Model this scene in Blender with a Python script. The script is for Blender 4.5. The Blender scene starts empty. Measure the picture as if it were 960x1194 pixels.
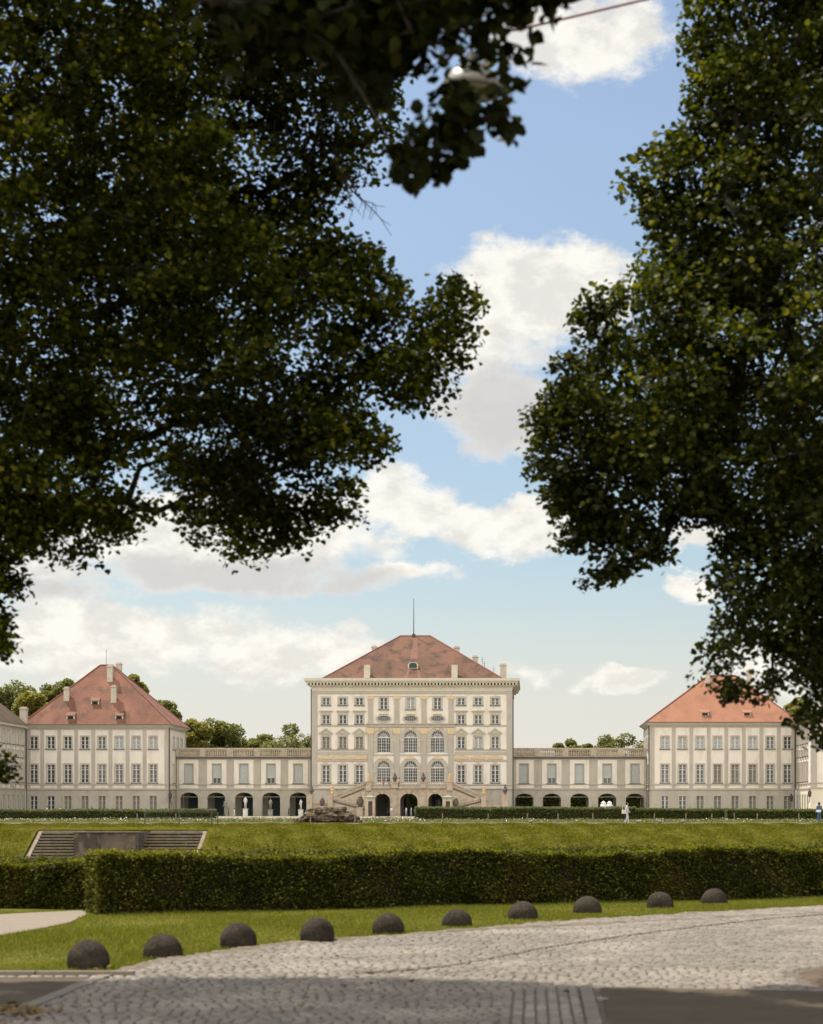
import bpy, math, random
import numpy as np
from mathutils import Vector, Matrix
from mathutils.geometry import delaunay_2d_cdt
PI = math.pi
rnd = random.Random(7)
rng = np.random.default_rng(11)
sc = bpy.context.scene
COL = sc.collection
F, VX, VY, EYE = 2200.0, 620.0, 945.0, 1.70     # lens in photo pixels, vanishing point, eye height
TZ = 0.61                                        # height of the palace forecourt
def PX(px, D): return (px - VX) * D / F
def PZ(y, D): return EYE + (VY - y) * D / F
def GD(y): return EYE * F / (y - VY)             # distance of a near ground point
def G(px, y):
    d = GD(y); return (PX(px, d), d)
def R(a): return math.radians(a)

# ------------------------------------------------------------------ materials
def new_mat(name):
    m = bpy.data.materials.new(name); m.use_nodes = True
    nt = m.node_tree; b = nt.nodes['Principled BSDF']; return m, nt, b
def mat(name, c1, c2=None, scale=1.0, rough=0.8, bump=0.0, bscale=20.0, c3=None, scale3=8.0, amt3=0.5,
        stretch=(1, 1, 1), metallic=0.0, spec=0.3, detail=6.0, island=0.0, lo=0.35, hi=0.65):
    m, nt, b = new_mat(name); N, L = nt.nodes, nt.links
    b.inputs['Roughness'].default_value = rough; b.inputs['Metallic'].default_value = metallic
    b.inputs['Specular IOR Level'].default_value = spec
    b.inputs['Base Color'].default_value = (*c1, 1)
    tc = N.new('ShaderNodeTexCoord'); mp = N.new('ShaderNodeMapping'); mp.inputs['Scale'].default_value = stretch
    geo = N.new('ShaderNodeNewGeometry')
    L.new(geo.outputs['Position'], mp.inputs['Vector'])
    out = None
    if c2 is not None:
        n = N.new('ShaderNodeTexNoise'); n.inputs['Scale'].default_value = scale; n.inputs['Detail'].default_value = detail
        n.inputs['Roughness'].default_value = 0.62
        L.new(mp.outputs[0], n.inputs['Vector'])
        r = N.new('ShaderNodeMapRange'); r.inputs['From Min'].default_value = lo; r.inputs['From Max'].default_value = hi
        L.new(n.outputs['Fac'], r.inputs['Value'])
        mx = N.new('ShaderNodeMix'); mx.data_type = 'RGBA'
        mx.inputs[6].default_value = (*c1, 1); mx.inputs[7].default_value = (*c2, 1)
        L.new(r.outputs[0], mx.inputs[0]); out = mx.outputs[2]
    if c3 is not None:
        n = N.new('ShaderNodeTexNoise'); n.inputs['Scale'].default_value = scale3; n.inputs['Detail'].default_value = 5
        L.new(mp.outputs[0], n.inputs['Vector'])
        r = N.new('ShaderNodeMapRange'); r.inputs['From Min'].default_value = 0.5; r.inputs['From Max'].default_value = 0.68
        r.inputs['To Max'].default_value = amt3
        L.new(n.outputs['Fac'], r.inputs['Value'])
        mx = N.new('ShaderNodeMix'); mx.data_type = 'RGBA'
        if out: L.new(out, mx.inputs[6])
        else: mx.inputs[6].default_value = (*c1, 1)
        mx.inputs[7].default_value = (*c3, 1)
        L.new(r.outputs[0], mx.inputs[0]); out = mx.outputs[2]
    if island > 0:
        hs = N.new('ShaderNodeHueSaturation')
        r = N.new('ShaderNodeMapRange'); r.inputs['To Min'].default_value = 1 - island; r.inputs['To Max'].default_value = 1 + island
        L.new(geo.outputs['Random Per Island'], r.inputs['Value']); L.new(r.outputs[0], hs.inputs['Value'])
        if out: L.new(out, hs.inputs['Color'])
        else: hs.inputs['Color'].default_value = (*c1, 1)
        out = hs.outputs[0]
    if out: L.new(out, b.inputs['Base Color'])
    if bump > 0:
        n = N.new('ShaderNodeTexNoise'); n.inputs['Scale'].default_value = bscale; n.inputs['Detail'].default_value = 4
        L.new(mp.outputs[0], n.inputs['Vector'])
        bp = N.new('ShaderNodeBump'); bp.inputs['Strength'].default_value = 1.0; bp.inputs['Distance'].default_value = bump
        L.new(n.outputs['Fac'], bp.inputs['Height']); L.new(bp.outputs[0], b.inputs['Normal'])
    return m
def leaf_mat(name, c1, c2, c3, trans=0.35, rough=0.5, spec=0.35, patch=None, brown=None):
    m, nt, b = new_mat(name); N, L = nt.nodes, nt.links
    geo = N.new('ShaderNodeNewGeometry')
    cr = N.new('ShaderNodeValToRGB'); e = cr.color_ramp.elements
    e[0].color = (*c1, 1); e[1].color = (*c3, 1); e[1].position = 1.0
    k = e.new(0.6); k.color = (*c2, 1)
    L.new(geo.outputs['Random Per Island'], cr.inputs[0])
    b.inputs['Roughness'].default_value = rough; b.inputs['Specular IOR Level'].default_value = spec
    src = cr.outputs[0]
    if patch:      # noise patches put lit and dark clumps into leaf tone; hedges brown in places
        n = N.new('ShaderNodeTexNoise'); n.inputs['Scale'].default_value = patch[1]; n.inputs['Detail'].default_value = 3; L.new(geo.outputs['Position'], n.inputs['Vector'])
        if brown:
            r = N.new('ShaderNodeMapRange'); r.inputs['From Min'].default_value = .54; r.inputs['From Max'].default_value = .68; r.inputs['To Max'].default_value = .7
            L.new(n.outputs['Fac'], r.inputs['Value']); mb = N.new('ShaderNodeMix'); mb.data_type = 'RGBA'; mb.inputs[7].default_value = (*brown, 1)
            L.new(r.outputs[0], mb.inputs[0]); L.new(src, mb.inputs[6]); src = mb.outputs[2]
        r = N.new('ShaderNodeMapRange'); r.inputs['From Min'].default_value = .35; r.inputs['From Max'].default_value = .68
        r.inputs['To Min'].default_value = patch[0][0] - patch[0][1]; r.inputs['To Max'].default_value = patch[0][0] + patch[0][1] * 2.2
        L.new(n.outputs['Fac'], r.inputs['Value']); h2 = N.new('ShaderNodeHueSaturation'); L.new(r.outputs[0], h2.inputs['Value']); L.new(src, h2.inputs['Color']); src = h2.outputs[0]
    L.new(src, b.inputs['Base Color'])
    t = N.new('ShaderNodeBsdfTranslucent')
    hs = N.new('ShaderNodeHueSaturation'); hs.inputs['Saturation'].default_value = 1.15; hs.inputs['Value'].default_value = 1.5
    hs.inputs['Hue'].default_value = 0.485
    L.new(src, hs.inputs['Color']); L.new(hs.outputs[0], t.inputs['Color'])
    mx = N.new('ShaderNodeMixShader'); mx.inputs[0].default_value = trans
    L.new(b.outputs[0], mx.inputs[1]); L.new(t.outputs[0], mx.inputs[2])
    L.new(mx.outputs[0], N['Material Output'].inputs['Surface'])
    return m
M = {}
M['cream'] = mat('cream_plaster', (.66, .61, .49), (.60, .55, .44), .35, .9, c3=(.50, .46, .38), scale3=1.6, amt3=.35)
M['cream2'] = mat('pale_panel_plaster', (.70, .65, .57), (.65, .60, .52), .5, .9, c3=(.50, .455, .385), scale3=1.1, amt3=.5, stretch=(1, 1, .3))
M['grey'] = mat('grey_plaster', (.42, .385, .325), (.38, .345, .29), .4, .9, c3=(.31, .28, .23), scale3=1.3, amt3=.5, stretch=(1, 1, .3))
M['base'] = mat('greige_ground_floor', (.42, .385, .32), (.37, .34, .28), .4, .9, c3=(.29, .265, .21), scale3=1.3, amt3=.55, stretch=(1, 1, .4))
M['stone'] = mat('warm_sandstone', (.46, .385, .285), (.37, .31, .235), .9, .9, c3=(.2, .17, .14), scale3=1.7, amt3=.5)
M['trim'] = mat('cornice_stucco', (.55, .51, .41), (.50, .46, .37), .6, .9)
M['surround'] = mat('window_surround', (.43, .40, .33), (.38, .355, .29), .8, .9)
M['white'] = mat('white_paint', (.55, .535, .49), None, rough=.55)
M['shutter'] = mat('grey_shutter', (.43, .45, .42), (.38, .40, .375), 3, rough=.6)
M['blind'] = mat('drawn_blind', (.19, .185, .165), (.14, .14, .125), 2, rough=.8)
M['glass'] = mat('dark_window_glass', (.016, .018, .020), (.085, .095, .10), .35, rough=.06, spec=.5)
M['glassl'] = mat('curtained_glass', (.22, .25, .25), (.32, .34, .33), 1.2, rough=.12, spec=.5)
M['dark'] = mat('dark_void', (.02, .02, .018), rough=.9)
M['gold'] = mat('ochre_stucco', (.56, .40, .21), (.55, .47, .34), 3, rough=.7)
M['gilt'] = mat('gilded_stone', (.60, .38, .12), (.45, .33, .18), 4, rough=.5)
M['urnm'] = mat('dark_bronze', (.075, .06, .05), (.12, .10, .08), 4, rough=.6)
M['marble'] = mat('white_marble', (.72, .70, .66), (.6, .58, .54), 3, rough=.5)
M['greystone'] = mat('grey_statue_stone', (.34, .31, .26), (.22, .20, .17), 4, rough=.8)
M['copper'] = mat('green_copper', (.26, .31, .24), (.20, .25, .19), 4, rough=.6)
M['pipe'] = mat('dark_pipe', (.06, .055, .05), rough=.5)
M['tealdoor'] = mat('dark_teal_door', (.025, .05, .05), rough=.5)
M['gutter'] = mat('gutter_metal', (.12, .11, .10), rough=.5)
def roof_mat(name, c1, c2, c3, c4):
    m = mat(name, c1, c2, .22, .85, bump=.05, bscale=5, c3=c3, scale3=.55, amt3=.9, stretch=(1, 1, .45), lo=.38, hi=.62)
    nt = m.node_tree; N, L = nt.nodes, nt.links; b = N['Principled BSDF']
    src = b.inputs['Base Color'].links[0].from_socket
    geo = N.new('ShaderNodeNewGeometry')
    # tile courses: fine lines following height, plus pale lichen spots
    sp = N.new('ShaderNodeSeparateXYZ'); L.new(geo.outputs['Position'], sp.inputs[0])
    mu = N.new('ShaderNodeMath'); mu.operation = 'MULTIPLY'; mu.inputs[1].default_value = 3.2; L.new(sp.outputs[2], mu.inputs[0])
    fr = N.new('ShaderNodeMath'); fr.operation = 'FRACT'; L.new(mu.outputs[0], fr.inputs[0])
    r = N.new('ShaderNodeMapRange'); r.inputs['From Min'].default_value = 0.0; r.inputs['From Max'].default_value = .3
    r.inputs['To Min'].default_value = .78; r.inputs['To Max'].default_value = 1.0; L.new(fr.outputs[0], r.inputs['Value'])
    hs = N.new('ShaderNodeHueSaturation'); L.new(src, hs.inputs['Color']); L.new(r.outputs[0], hs.inputs['Value'])
    n = N.new('ShaderNodeTexNoise'); n.inputs['Scale'].default_value = 2.6; n.inputs['Detail'].default_value = 8; n.inputs['Roughness'].default_value = .8
    L.new(geo.outputs['Position'], n.inputs['Vector'])
    r2 = N.new('ShaderNodeMapRange'); r2.inputs['From Min'].default_value = .58; r2.inputs['From Max'].default_value = .72; r2.inputs['To Max'].default_value = .6
    L.new(n.outputs['Fac'], r2.inputs['Value'])
    mx = N.new('ShaderNodeMix'); mx.data_type = 'RGBA'; mx.inputs[7].default_value = (*c4, 1)
    L.new(r2.outputs[0], mx.inputs[0]); L.new(hs.outputs[0], mx.inputs[6]); L.new(mx.outputs[2], b.inputs['Base Color'])
    return m
M['roof_c'] = roof_mat('weathered_brown_tiles', (.105, .055, .034), (.155, .075, .045), (.055, .034, .024), (.30, .20, .15))
M['roof_l'] = roof_mat('old_red_tiles', (.225, .105, .068), (.165, .075, .05), (.105, .06, .042), (.32, .20, .15))
M['roof_r'] = roof_mat('new_red_tiles', (.32, .15, .088), (.28, .13, .077), (.24, .112, .07), (.36, .19, .13))
M['roof_w'] = roof_mat('brown_grey_tiles', (.085, .055, .034), (.11, .068, .042), (.06, .042, .028), (.13, .095, .065))
M['ridge'] = mat('ridge_tile', (.26, .10, .075), (.16, .07, .055), 2, rough=.8)
M['roofpatch'] = mat('new_red_tile_patch', (.20, .10, .07), (.13, .066, .046), 1.2, rough=.85)
M['chim'] = mat('chimney_plaster', (.52, .47, .38), (.42, .38, .31), 1.5, rough=.9)
M['grass'] = mat('lawn', (.095, .10, .02), (.14, .13, .03), 1.3, .95, spec=.0, bump=.02, bscale=60, c3=(.19, .165, .06), scale3=.8, amt3=.6)
M['bankg'] = mat('bank_turf', (.052, .053, .008), (.085, .08, .010), 1.5, .95, spec=.0, c3=(.14, .115, .04), scale3=3.5, amt3=.6)
M['gravel'] = mat('pale_gravel', (.20, .165, .122), (.25, .21, .16), 6, .95, bump=.01, bscale=70, c3=(.17, .135, .10), scale3=40, amt3=.6)
M['soil'] = mat('dry_soil', (.075, .05, .032), (.12, .085, .055), 5, .95, bump=.02, bscale=40)
M['margin'] = mat('sandy_margin', (.16, .125, .088), (.11, .085, .06), 4, .95, bump=.012, bscale=50, c3=(.27, .23, .18), scale3=9, amt3=.6)
M['asphalt'] = mat('old_asphalt', (.075, .057, .036), (.098, .076, .05), 1.5, .92, spec=.1, bump=.006, bscale=120, c3=(.14, .125, .105), scale3=60, amt3=.5)
M['cobble'] = mat('granite_setts', (.20, .174, .138), (.15, .13, .104), 2.2, .75, bump=.005, bscale=45, c3=(.30, .262, .21), scale3=.6, amt3=.6, island=.17, spec=.3)
M['joint'] = mat('sandy_joint', (.10, .082, .062), (.15, .124, .095), 5, .95, bump=.01, bscale=60)
M['kerb'] = mat('kerb_granite', (.19, .16, .122), (.15, .127, .10), 6, .8, bump=.004, bscale=60)
M['ball'] = mat('weathered_basalt', (.05, .041, .030), (.026, .021, .015), 4, .92, spec=.08, bump=.012, bscale=30, c3=(.085, .072, .054), scale3=22, amt3=.5)
M['steps'] = mat('mossy_step_stone', (.19, .155, .11), (.125, .10, .072), 1.5, .95, bump=.02, bscale=12, c3=(.13, .13, .05), scale3=1.2, amt3=.7)
M['stepside'] = mat('stringer_stone', (.24, .19, .14), (.17, .135, .10), 2, .9)
M['oldwall_and_shade'] = mat('stained_wall_and_riser_shade', (.10, .078, .057), (.05, .039, .03), .8, .95, bump=.03, bscale=8, c3=(.20, .165, .13), scale3=1.8, amt3=.6, stretch=(1, 1, .5))
M['oldpanel'] = mat('worn_panel_stone', (.14, .11, .082), (.08, .063, .047), .8, .95, bump=.02, bscale=8)
M['rock'] = mat('dark_rock', (.095, .068, .042), (.04, .032, .02), 1.6, .95, bump=.12, bscale=4, c3=(.22, .18, .12), scale3=3.0, amt3=.7)
M['wood'] = mat('grey_stake_wood', (.22, .17, .12), (.16, .12, .09), 8, rough=.9)
M['rail'] = mat('grey_railing_metal', (.075, .075, .06), rough=.5, metallic=.2)
M['bark'] = mat('linden_bark', (.028, .022, .016), (.018, .014, .011), 6, .95, bump=.02, bscale=18, stretch=(1, 1, .3))
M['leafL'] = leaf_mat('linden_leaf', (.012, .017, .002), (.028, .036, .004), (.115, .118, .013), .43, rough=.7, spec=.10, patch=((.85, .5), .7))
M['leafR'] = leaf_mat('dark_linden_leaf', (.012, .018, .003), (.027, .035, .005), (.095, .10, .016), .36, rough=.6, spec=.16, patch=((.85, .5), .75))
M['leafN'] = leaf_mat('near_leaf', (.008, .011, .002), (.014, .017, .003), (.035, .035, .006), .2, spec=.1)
M['leafB'] = leaf_mat('park_leaf', (.075, .09, .025), (.13, .145, .04), (.23, .22, .075), .5)
M['leafB2'] = leaf_mat('yellowish_park_leaf', (.12, .125, .03), (.19, .185, .045), (.27, .25, .075), .5)
M['leafH'] = leaf_mat('hornbeam_hedge_leaf', (.022, .028, .005), (.055, .062, .009), (.17, .17, .026), .45, rough=.7, spec=.08, patch=((1.0, .35), 1.6), brown=(.06, .038, .012))
M['leafHlit'] = leaf_mat('sunlit_top_hornbeam_leaf', (.07, .085, .012), (.13, .14, .018), (.24, .22, .04), .5, rough=.6, spec=.1)  # brighter hedge leaf with the sunlight on the top put into its colour
M['leafFH'] = leaf_mat('clipped_box_leaf', (.045, .06, .014), (.075, .09, .018), (.12, .13, .03), .25, spec=.15)
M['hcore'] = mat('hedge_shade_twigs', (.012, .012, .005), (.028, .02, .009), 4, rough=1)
M['blade'] = leaf_mat('grass_blade', (.075, .105, .014), (.135, .155, .022), (.26, .23, .06), .35, rough=.7, spec=.1)
M['blade2'] = leaf_mat('bank_grass_blade', (.05, .066, .006), (.10, .11, .010), (.21, .18, .045), .35, rough=.8, spec=.0)
M['bedleaf'] = leaf_mat('flower_bed_leaf', (.055, .08, .02), (.11, .13, .035), (.20, .19, .07), .3)
M['bloom'] = mat('white_bloom', (.75, .74, .68), rough=.8)
M['fallen'] = mat('fallen_leaf', (.20, .12, .025), (.11, .065, .025), 6, rough=.8)
M['skin'] = mat('skin', (.42, .24, .16), rough=.6)
M['hairm'] = mat('dark_hair', (.04, .025, .018), rough=.6)
M['lampw'] = mat('enamel_lamp_white', (.20, .19, .16), (.14, .13, .11), 6, rough=.4)
M['cable'] = mat('rust_red_cable', (.14, .03, .022), rough=.6)
M['water'] = mat('basin_water', (.02, .03, .02), rough=.05, spec=.5)
_cm = {}
def cloth(c):
    if c not in _cm: _cm[c] = mat('cloth_%d' % len(_cm), c, rough=.9)
    return _cm[c]

# ------------------------------------------------------------------ mesh helpers
class B:
    def __init__(s): s.v = []; s.f = []; s.m = []
    def add(s, vs, fs, mi=0):
        o = len(s.v); s.v += [tuple(v) for v in vs]
        for f in fs: s.f.append(tuple(i + o for i in f)); s.m.append(mi)
    def box(s, x0, x1, y0, y1, z0, z1, mi=0):
        s.add([(x0, y0, z0), (x1, y0, z0), (x1, y1, z0), (x0, y1, z0), (x0, y0, z1), (x1, y0, z1), (x1, y1, z1), (x0, y1, z1)],
              [(0, 3, 2, 1), (4, 5, 6, 7), (0, 1, 5, 4), (1, 2, 6, 5), (2, 3, 7, 6), (3, 0, 4, 7)], mi)
    def prism(s, poly, y0, y1, mi=0, T=None):      # poly in (x,z), extruded in y
        n = len(poly); T = T or (lambda a, b, c: (a, b, c))
        vs = [T(x, y0, z) for x, z in poly] + [T(x, y1, z) for x, z in poly]
        fs = [tuple(range(n)), tuple(range(2 * n - 1, n - 1, -1))] + [(i, i + n, (i + 1) % n + n, (i + 1) % n) for i in range(n)]
        s.add(vs, fs, mi)
    def ring(s, outer, inner, y0, y1, mi=0, T=None):     # band between two polylines of same length (x,z), thickness y0..y1
        n = len(outer); T = T or (lambda a, b, c: (a, b, c))
        vs = [T(x, y0, z) for x, z in outer] + [T(x, y0, z) for x, z in inner] + [T(x, y1, z) for x, z in outer] + [T(x, y1, z) for x, z in inner]
        fs = []
        for i in range(n - 1):
            j = i + 1
            fs += [(i, j, n + j, n + i), (i, 2 * n + i, 2 * n + j, j), (n + i, n + j, 3 * n + j, 3 * n + i)]
        s.add(vs, fs, mi)
    def lathe(s, prof, cx=0, cy=0, cz=0, n=12, mi=0, sx=1, sy=1):
        vs = []; k = len(prof)
        for r, z in prof:
            for i in range(n):
                a = 2 * PI * i / n; vs.append((cx + r * math.cos(a) * sx, cy + r * math.sin(a) * sy, cz + z))
        fs = [(j * n + i, j * n + (i + 1) % n, (j + 1) * n + (i + 1) % n, (j + 1) * n + i) for j in range(k - 1) for i in range(n)]
        fs += [tuple(range(n - 1, -1, -1)), tuple((k - 1) * n + i for i in range(n))]
        s.add(vs, fs, mi)
    def tube(s, pts, rad, n=6, mi=0):
        pts = [Vector(p) for p in pts]; k = len(pts)
        if not hasattr(rad, '__len__'): rad = [rad] * k
        vs = []
        for i, p in enumerate(pts):
            t = (pts[min(i + 1, k - 1)] - pts[max(i - 1, 0)]).normalized()
            a = t.cross(Vector((0, 0, 1)) if abs(t.z) < .9 else Vector((1, 0, 0))).normalized(); b = t.cross(a)
            for j in range(n):
                w = 2 * PI * j / n; vs.append(p + (a * math.cos(w) + b * math.sin(w)) * rad[i])
        fs = [(j * n + i, j * n + (i + 1) % n, (j + 1) * n + (i + 1) % n, (j + 1) * n + i) for j in range(k - 1) for i in range(n)]
        fs += [tuple(range(n - 1, -1, -1)), tuple((k - 1) * n + i for i in range(n))]
        s.add(vs, fs, mi)
    def quadsheet(s, pts, z, mi=0): s.add([(x, y, z) for x, y in pts], [tuple(range(len(pts)))], mi)
    def mesh(s, name, mats, smooth=False):
        me = bpy.data.meshes.new(name); me.from_pydata(s.v, [], s.f)
        for m in (mats if isinstance(mats, (list, tuple)) else [mats]): me.materials.append(m)
        me.polygons.foreach_set('material_index', s.m)
        if smooth: me.polygons.foreach_set('use_smooth', [True] * len(s.f))
        me.update(); return me
def link(name, me, parent=None, loc=(0, 0, 0), rz=0.0):
    o = bpy.data.objects.new(name, me); COL.objects.link(o); o.parent = parent; o.location = loc; o.rotation_euler = (0, 0, rz); return o
def ob(name, b, mats, parent=None, loc=(0, 0, 0), smooth=False, rz=0.0):
    return link(name, b.mesh(name, mats, smooth), parent, loc, rz)
def tag(o, label=None, cat=None, group=None, kind=None):
    if label: o['label'] = label
    if cat: o['category'] = cat
    if group: o['group'] = group
    if kind: o['kind'] = kind
    return o
def thing(name, label, cat, loc=(0, 0, 0), rz=0.0, group=None):
    return tag(link(name, None, None, loc, rz), label, cat, group)
def np_mesh(name, V, loops, counts, mats, mi=None, smooth=False):
    me = bpy.data.meshes.new(name)
    me.vertices.add(len(V)); me.vertices.foreach_set('co', np.ascontiguousarray(V, dtype=np.float32).ravel())
    me.loops.add(len(loops)); me.loops.foreach_set('vertex_index', np.ascontiguousarray(loops, dtype=np.int32))
    me.polygons.add(len(counts)); st = np.concatenate([[0], np.cumsum(counts)[:-1]]).astype(np.int32)
    me.polygons.foreach_set('loop_start', st); me.polygons.foreach_set('loop_total', np.asarray(counts, dtype=np.int32))
    for m in (mats if isinstance(mats, (list, tuple)) else [mats]): me.materials.append(m)
    if mi is not None: me.polygons.foreach_set('material_index', np.asarray(mi, dtype=np.int32))
    if smooth: me.polygons.foreach_set('use_smooth', np.ones(len(counts), dtype=bool))
    me.update(calc_edges=True); return me
LEAF6 = np.array([(0, 0, 0), (-.42, .22, .10), (-.40, .62, .05), (0, 1.0, -.12), (.40, .62, .05), (.42, .22, .10)])
TRI6 = np.array([(0, 3, 2), (0, 2, 1), (0, 5, 4), (0, 4, 3)])
LEAF4 = np.array([(0, 0, 0), (-.38, .45, .08), (0, 1.0, -.05), (.38, .45, .08)])
TRI4 = np.array([(0, 2, 1), (0, 3, 2)])
def unit(a): return a / np.maximum(np.linalg.norm(a, axis=-1, keepdims=True), 1e-9)
def leaf_arrays(C, size, up=.7, droop=0.0, shape=4, bias=None):
    n = len(C); L, T = (LEAF6, TRI6) if shape == 6 else (LEAF4, TRI4)
    nr = rng.normal(size=(n, 3)); nr[:, 2] = np.abs(nr[:, 2]) + up
    if bias is not None: nr = nr * .6 + bias
    nr = unit(nr)
    d = rng.normal(size=(n, 3)); d[:, 2] -= droop
    d = unit(d - nr * (d * nr).sum(1, keepdims=True)); s = np.cross(d, nr)
    sz = size * rng.uniform(.65, 1.25, n)
    V = C[:, None, :] + (s[:, None, :] * L[None, :, 0:1] + d[:, None, :] * L[None, :, 1:2] + nr[:, None, :] * L[None, :, 2:3]) * sz[:, None, None]
    k = len(L); idx = (np.arange(n)[:, None, None] * k + T[None]).reshape(-1)
    return V.reshape(-1, 3), idx, np.full(n * len(T), 3)
def leaves(name, C, size, m, parent=None, **kw):
    V, idx, cnt = leaf_arrays(np.asarray(C), size, **kw)
    return link(name, np_mesh(name, V, idx, cnt, m), parent)
def inside(P, poly):
    x, y = P[:, 0], P[:, 1]; r = np.zeros(len(P), bool); n = len(poly)
    for i in range(n):
        (x0, y0), (x1, y1) = poly[i], poly[(i + 1) % n]
        if y0 == y1: continue
        c = ((y0 > y) != (y1 > y)) & (x < (x1 - x0) * (y - y0) / (y1 - y0) + x0); r ^= c
    return r
def edge_dist(P, poly):
    d = np.full(len(P), 1e9); n = len(poly)
    for i in range(n):
        a = np.array(poly[i], float); b = np.array(poly[(i + 1) % n], float); ab = b - a; L = (ab ** 2).sum()
        if L == 0: continue
        t = np.clip(((P - a) @ ab) / L, 0, 1); q = a + t[:, None] * ab
        d = np.minimum(d, np.hypot(P[:, 0] - q[:, 0], P[:, 1] - q[:, 1]))
    return d

# ------------------------------------------------------------------ walls with real openings
def rect(cx, w, z0, z1): return [(cx - w / 2, z0), (cx + w / 2, z0), (cx + w / 2, z1), (cx - w / 2, z1)]
def arch(cx, w, z0, z1, rise=None, n=12):
    rise = w / 2 if rise is None else rise; zs = z1 - rise
    return [(cx - w / 2, z0), (cx + w / 2, z0)] + [(cx + w / 2 * math.cos(PI * i / n), zs + rise * math.sin(PI * i / n)) for i in range(n + 1)]
def oval(cx, w, z0, z1, n=20):
    return [(cx + w / 2 * math.cos(2 * PI * i / n), (z0 + z1) / 2 + (z1 - z0) / 2 * math.sin(2 * PI * i / n)) for i in range(n)]
def wall(b, x0, x1, z0, z1, holes, depth=.35, T=None, mi=0):
    T = T or (lambda a, n, c: (a, n, c))
    vs = [Vector((x0, z0)), Vector((x1, z0)), Vector((x1, z1)), Vector((x0, z1))]; fs = [[0, 1, 2, 3]]; es = []
    for h in holes:
        o = len(vs); vs += [Vector(p) for p in h]; es += [(o + i, o + (i + 1) % len(h)) for i in range(len(h))]
    V, E, Fc, *_ = delaunay_2d_cdt(vs, es, fs, 1, 1e-5)
    cen = np.array([[sum(V[i].x for i in f) / 3, sum(V[i].y for i in f) / 3] for f in Fc])
    keep = np.ones(len(Fc), bool)
    for h in holes: keep &= ~inside(cen, h)
    b.add([T(v.x, 0, v.y) for v in V], [tuple(f) for f, k in zip(Fc, keep) if k], mi)
    for h in holes:
        n = len(h)
        b.add([T(x, 0, z) for x, z in h] + [T(x, depth, z) for x, z in h], [(i, (i + 1) % n, (i + 1) % n + n, i + n) for i in range(n)], mi)
# transforms: plane coords (s along, n inward, z) for a face of a box W wide, Dp deep
def T_front(): return lambda s, n, z: (s, n, z)
def T_right(W): return lambda s, n, z: (W - n, s, z)      # +x side, s = y
def T_left(): return lambda s, n, z: (n, s, z)            # -x side

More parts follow.
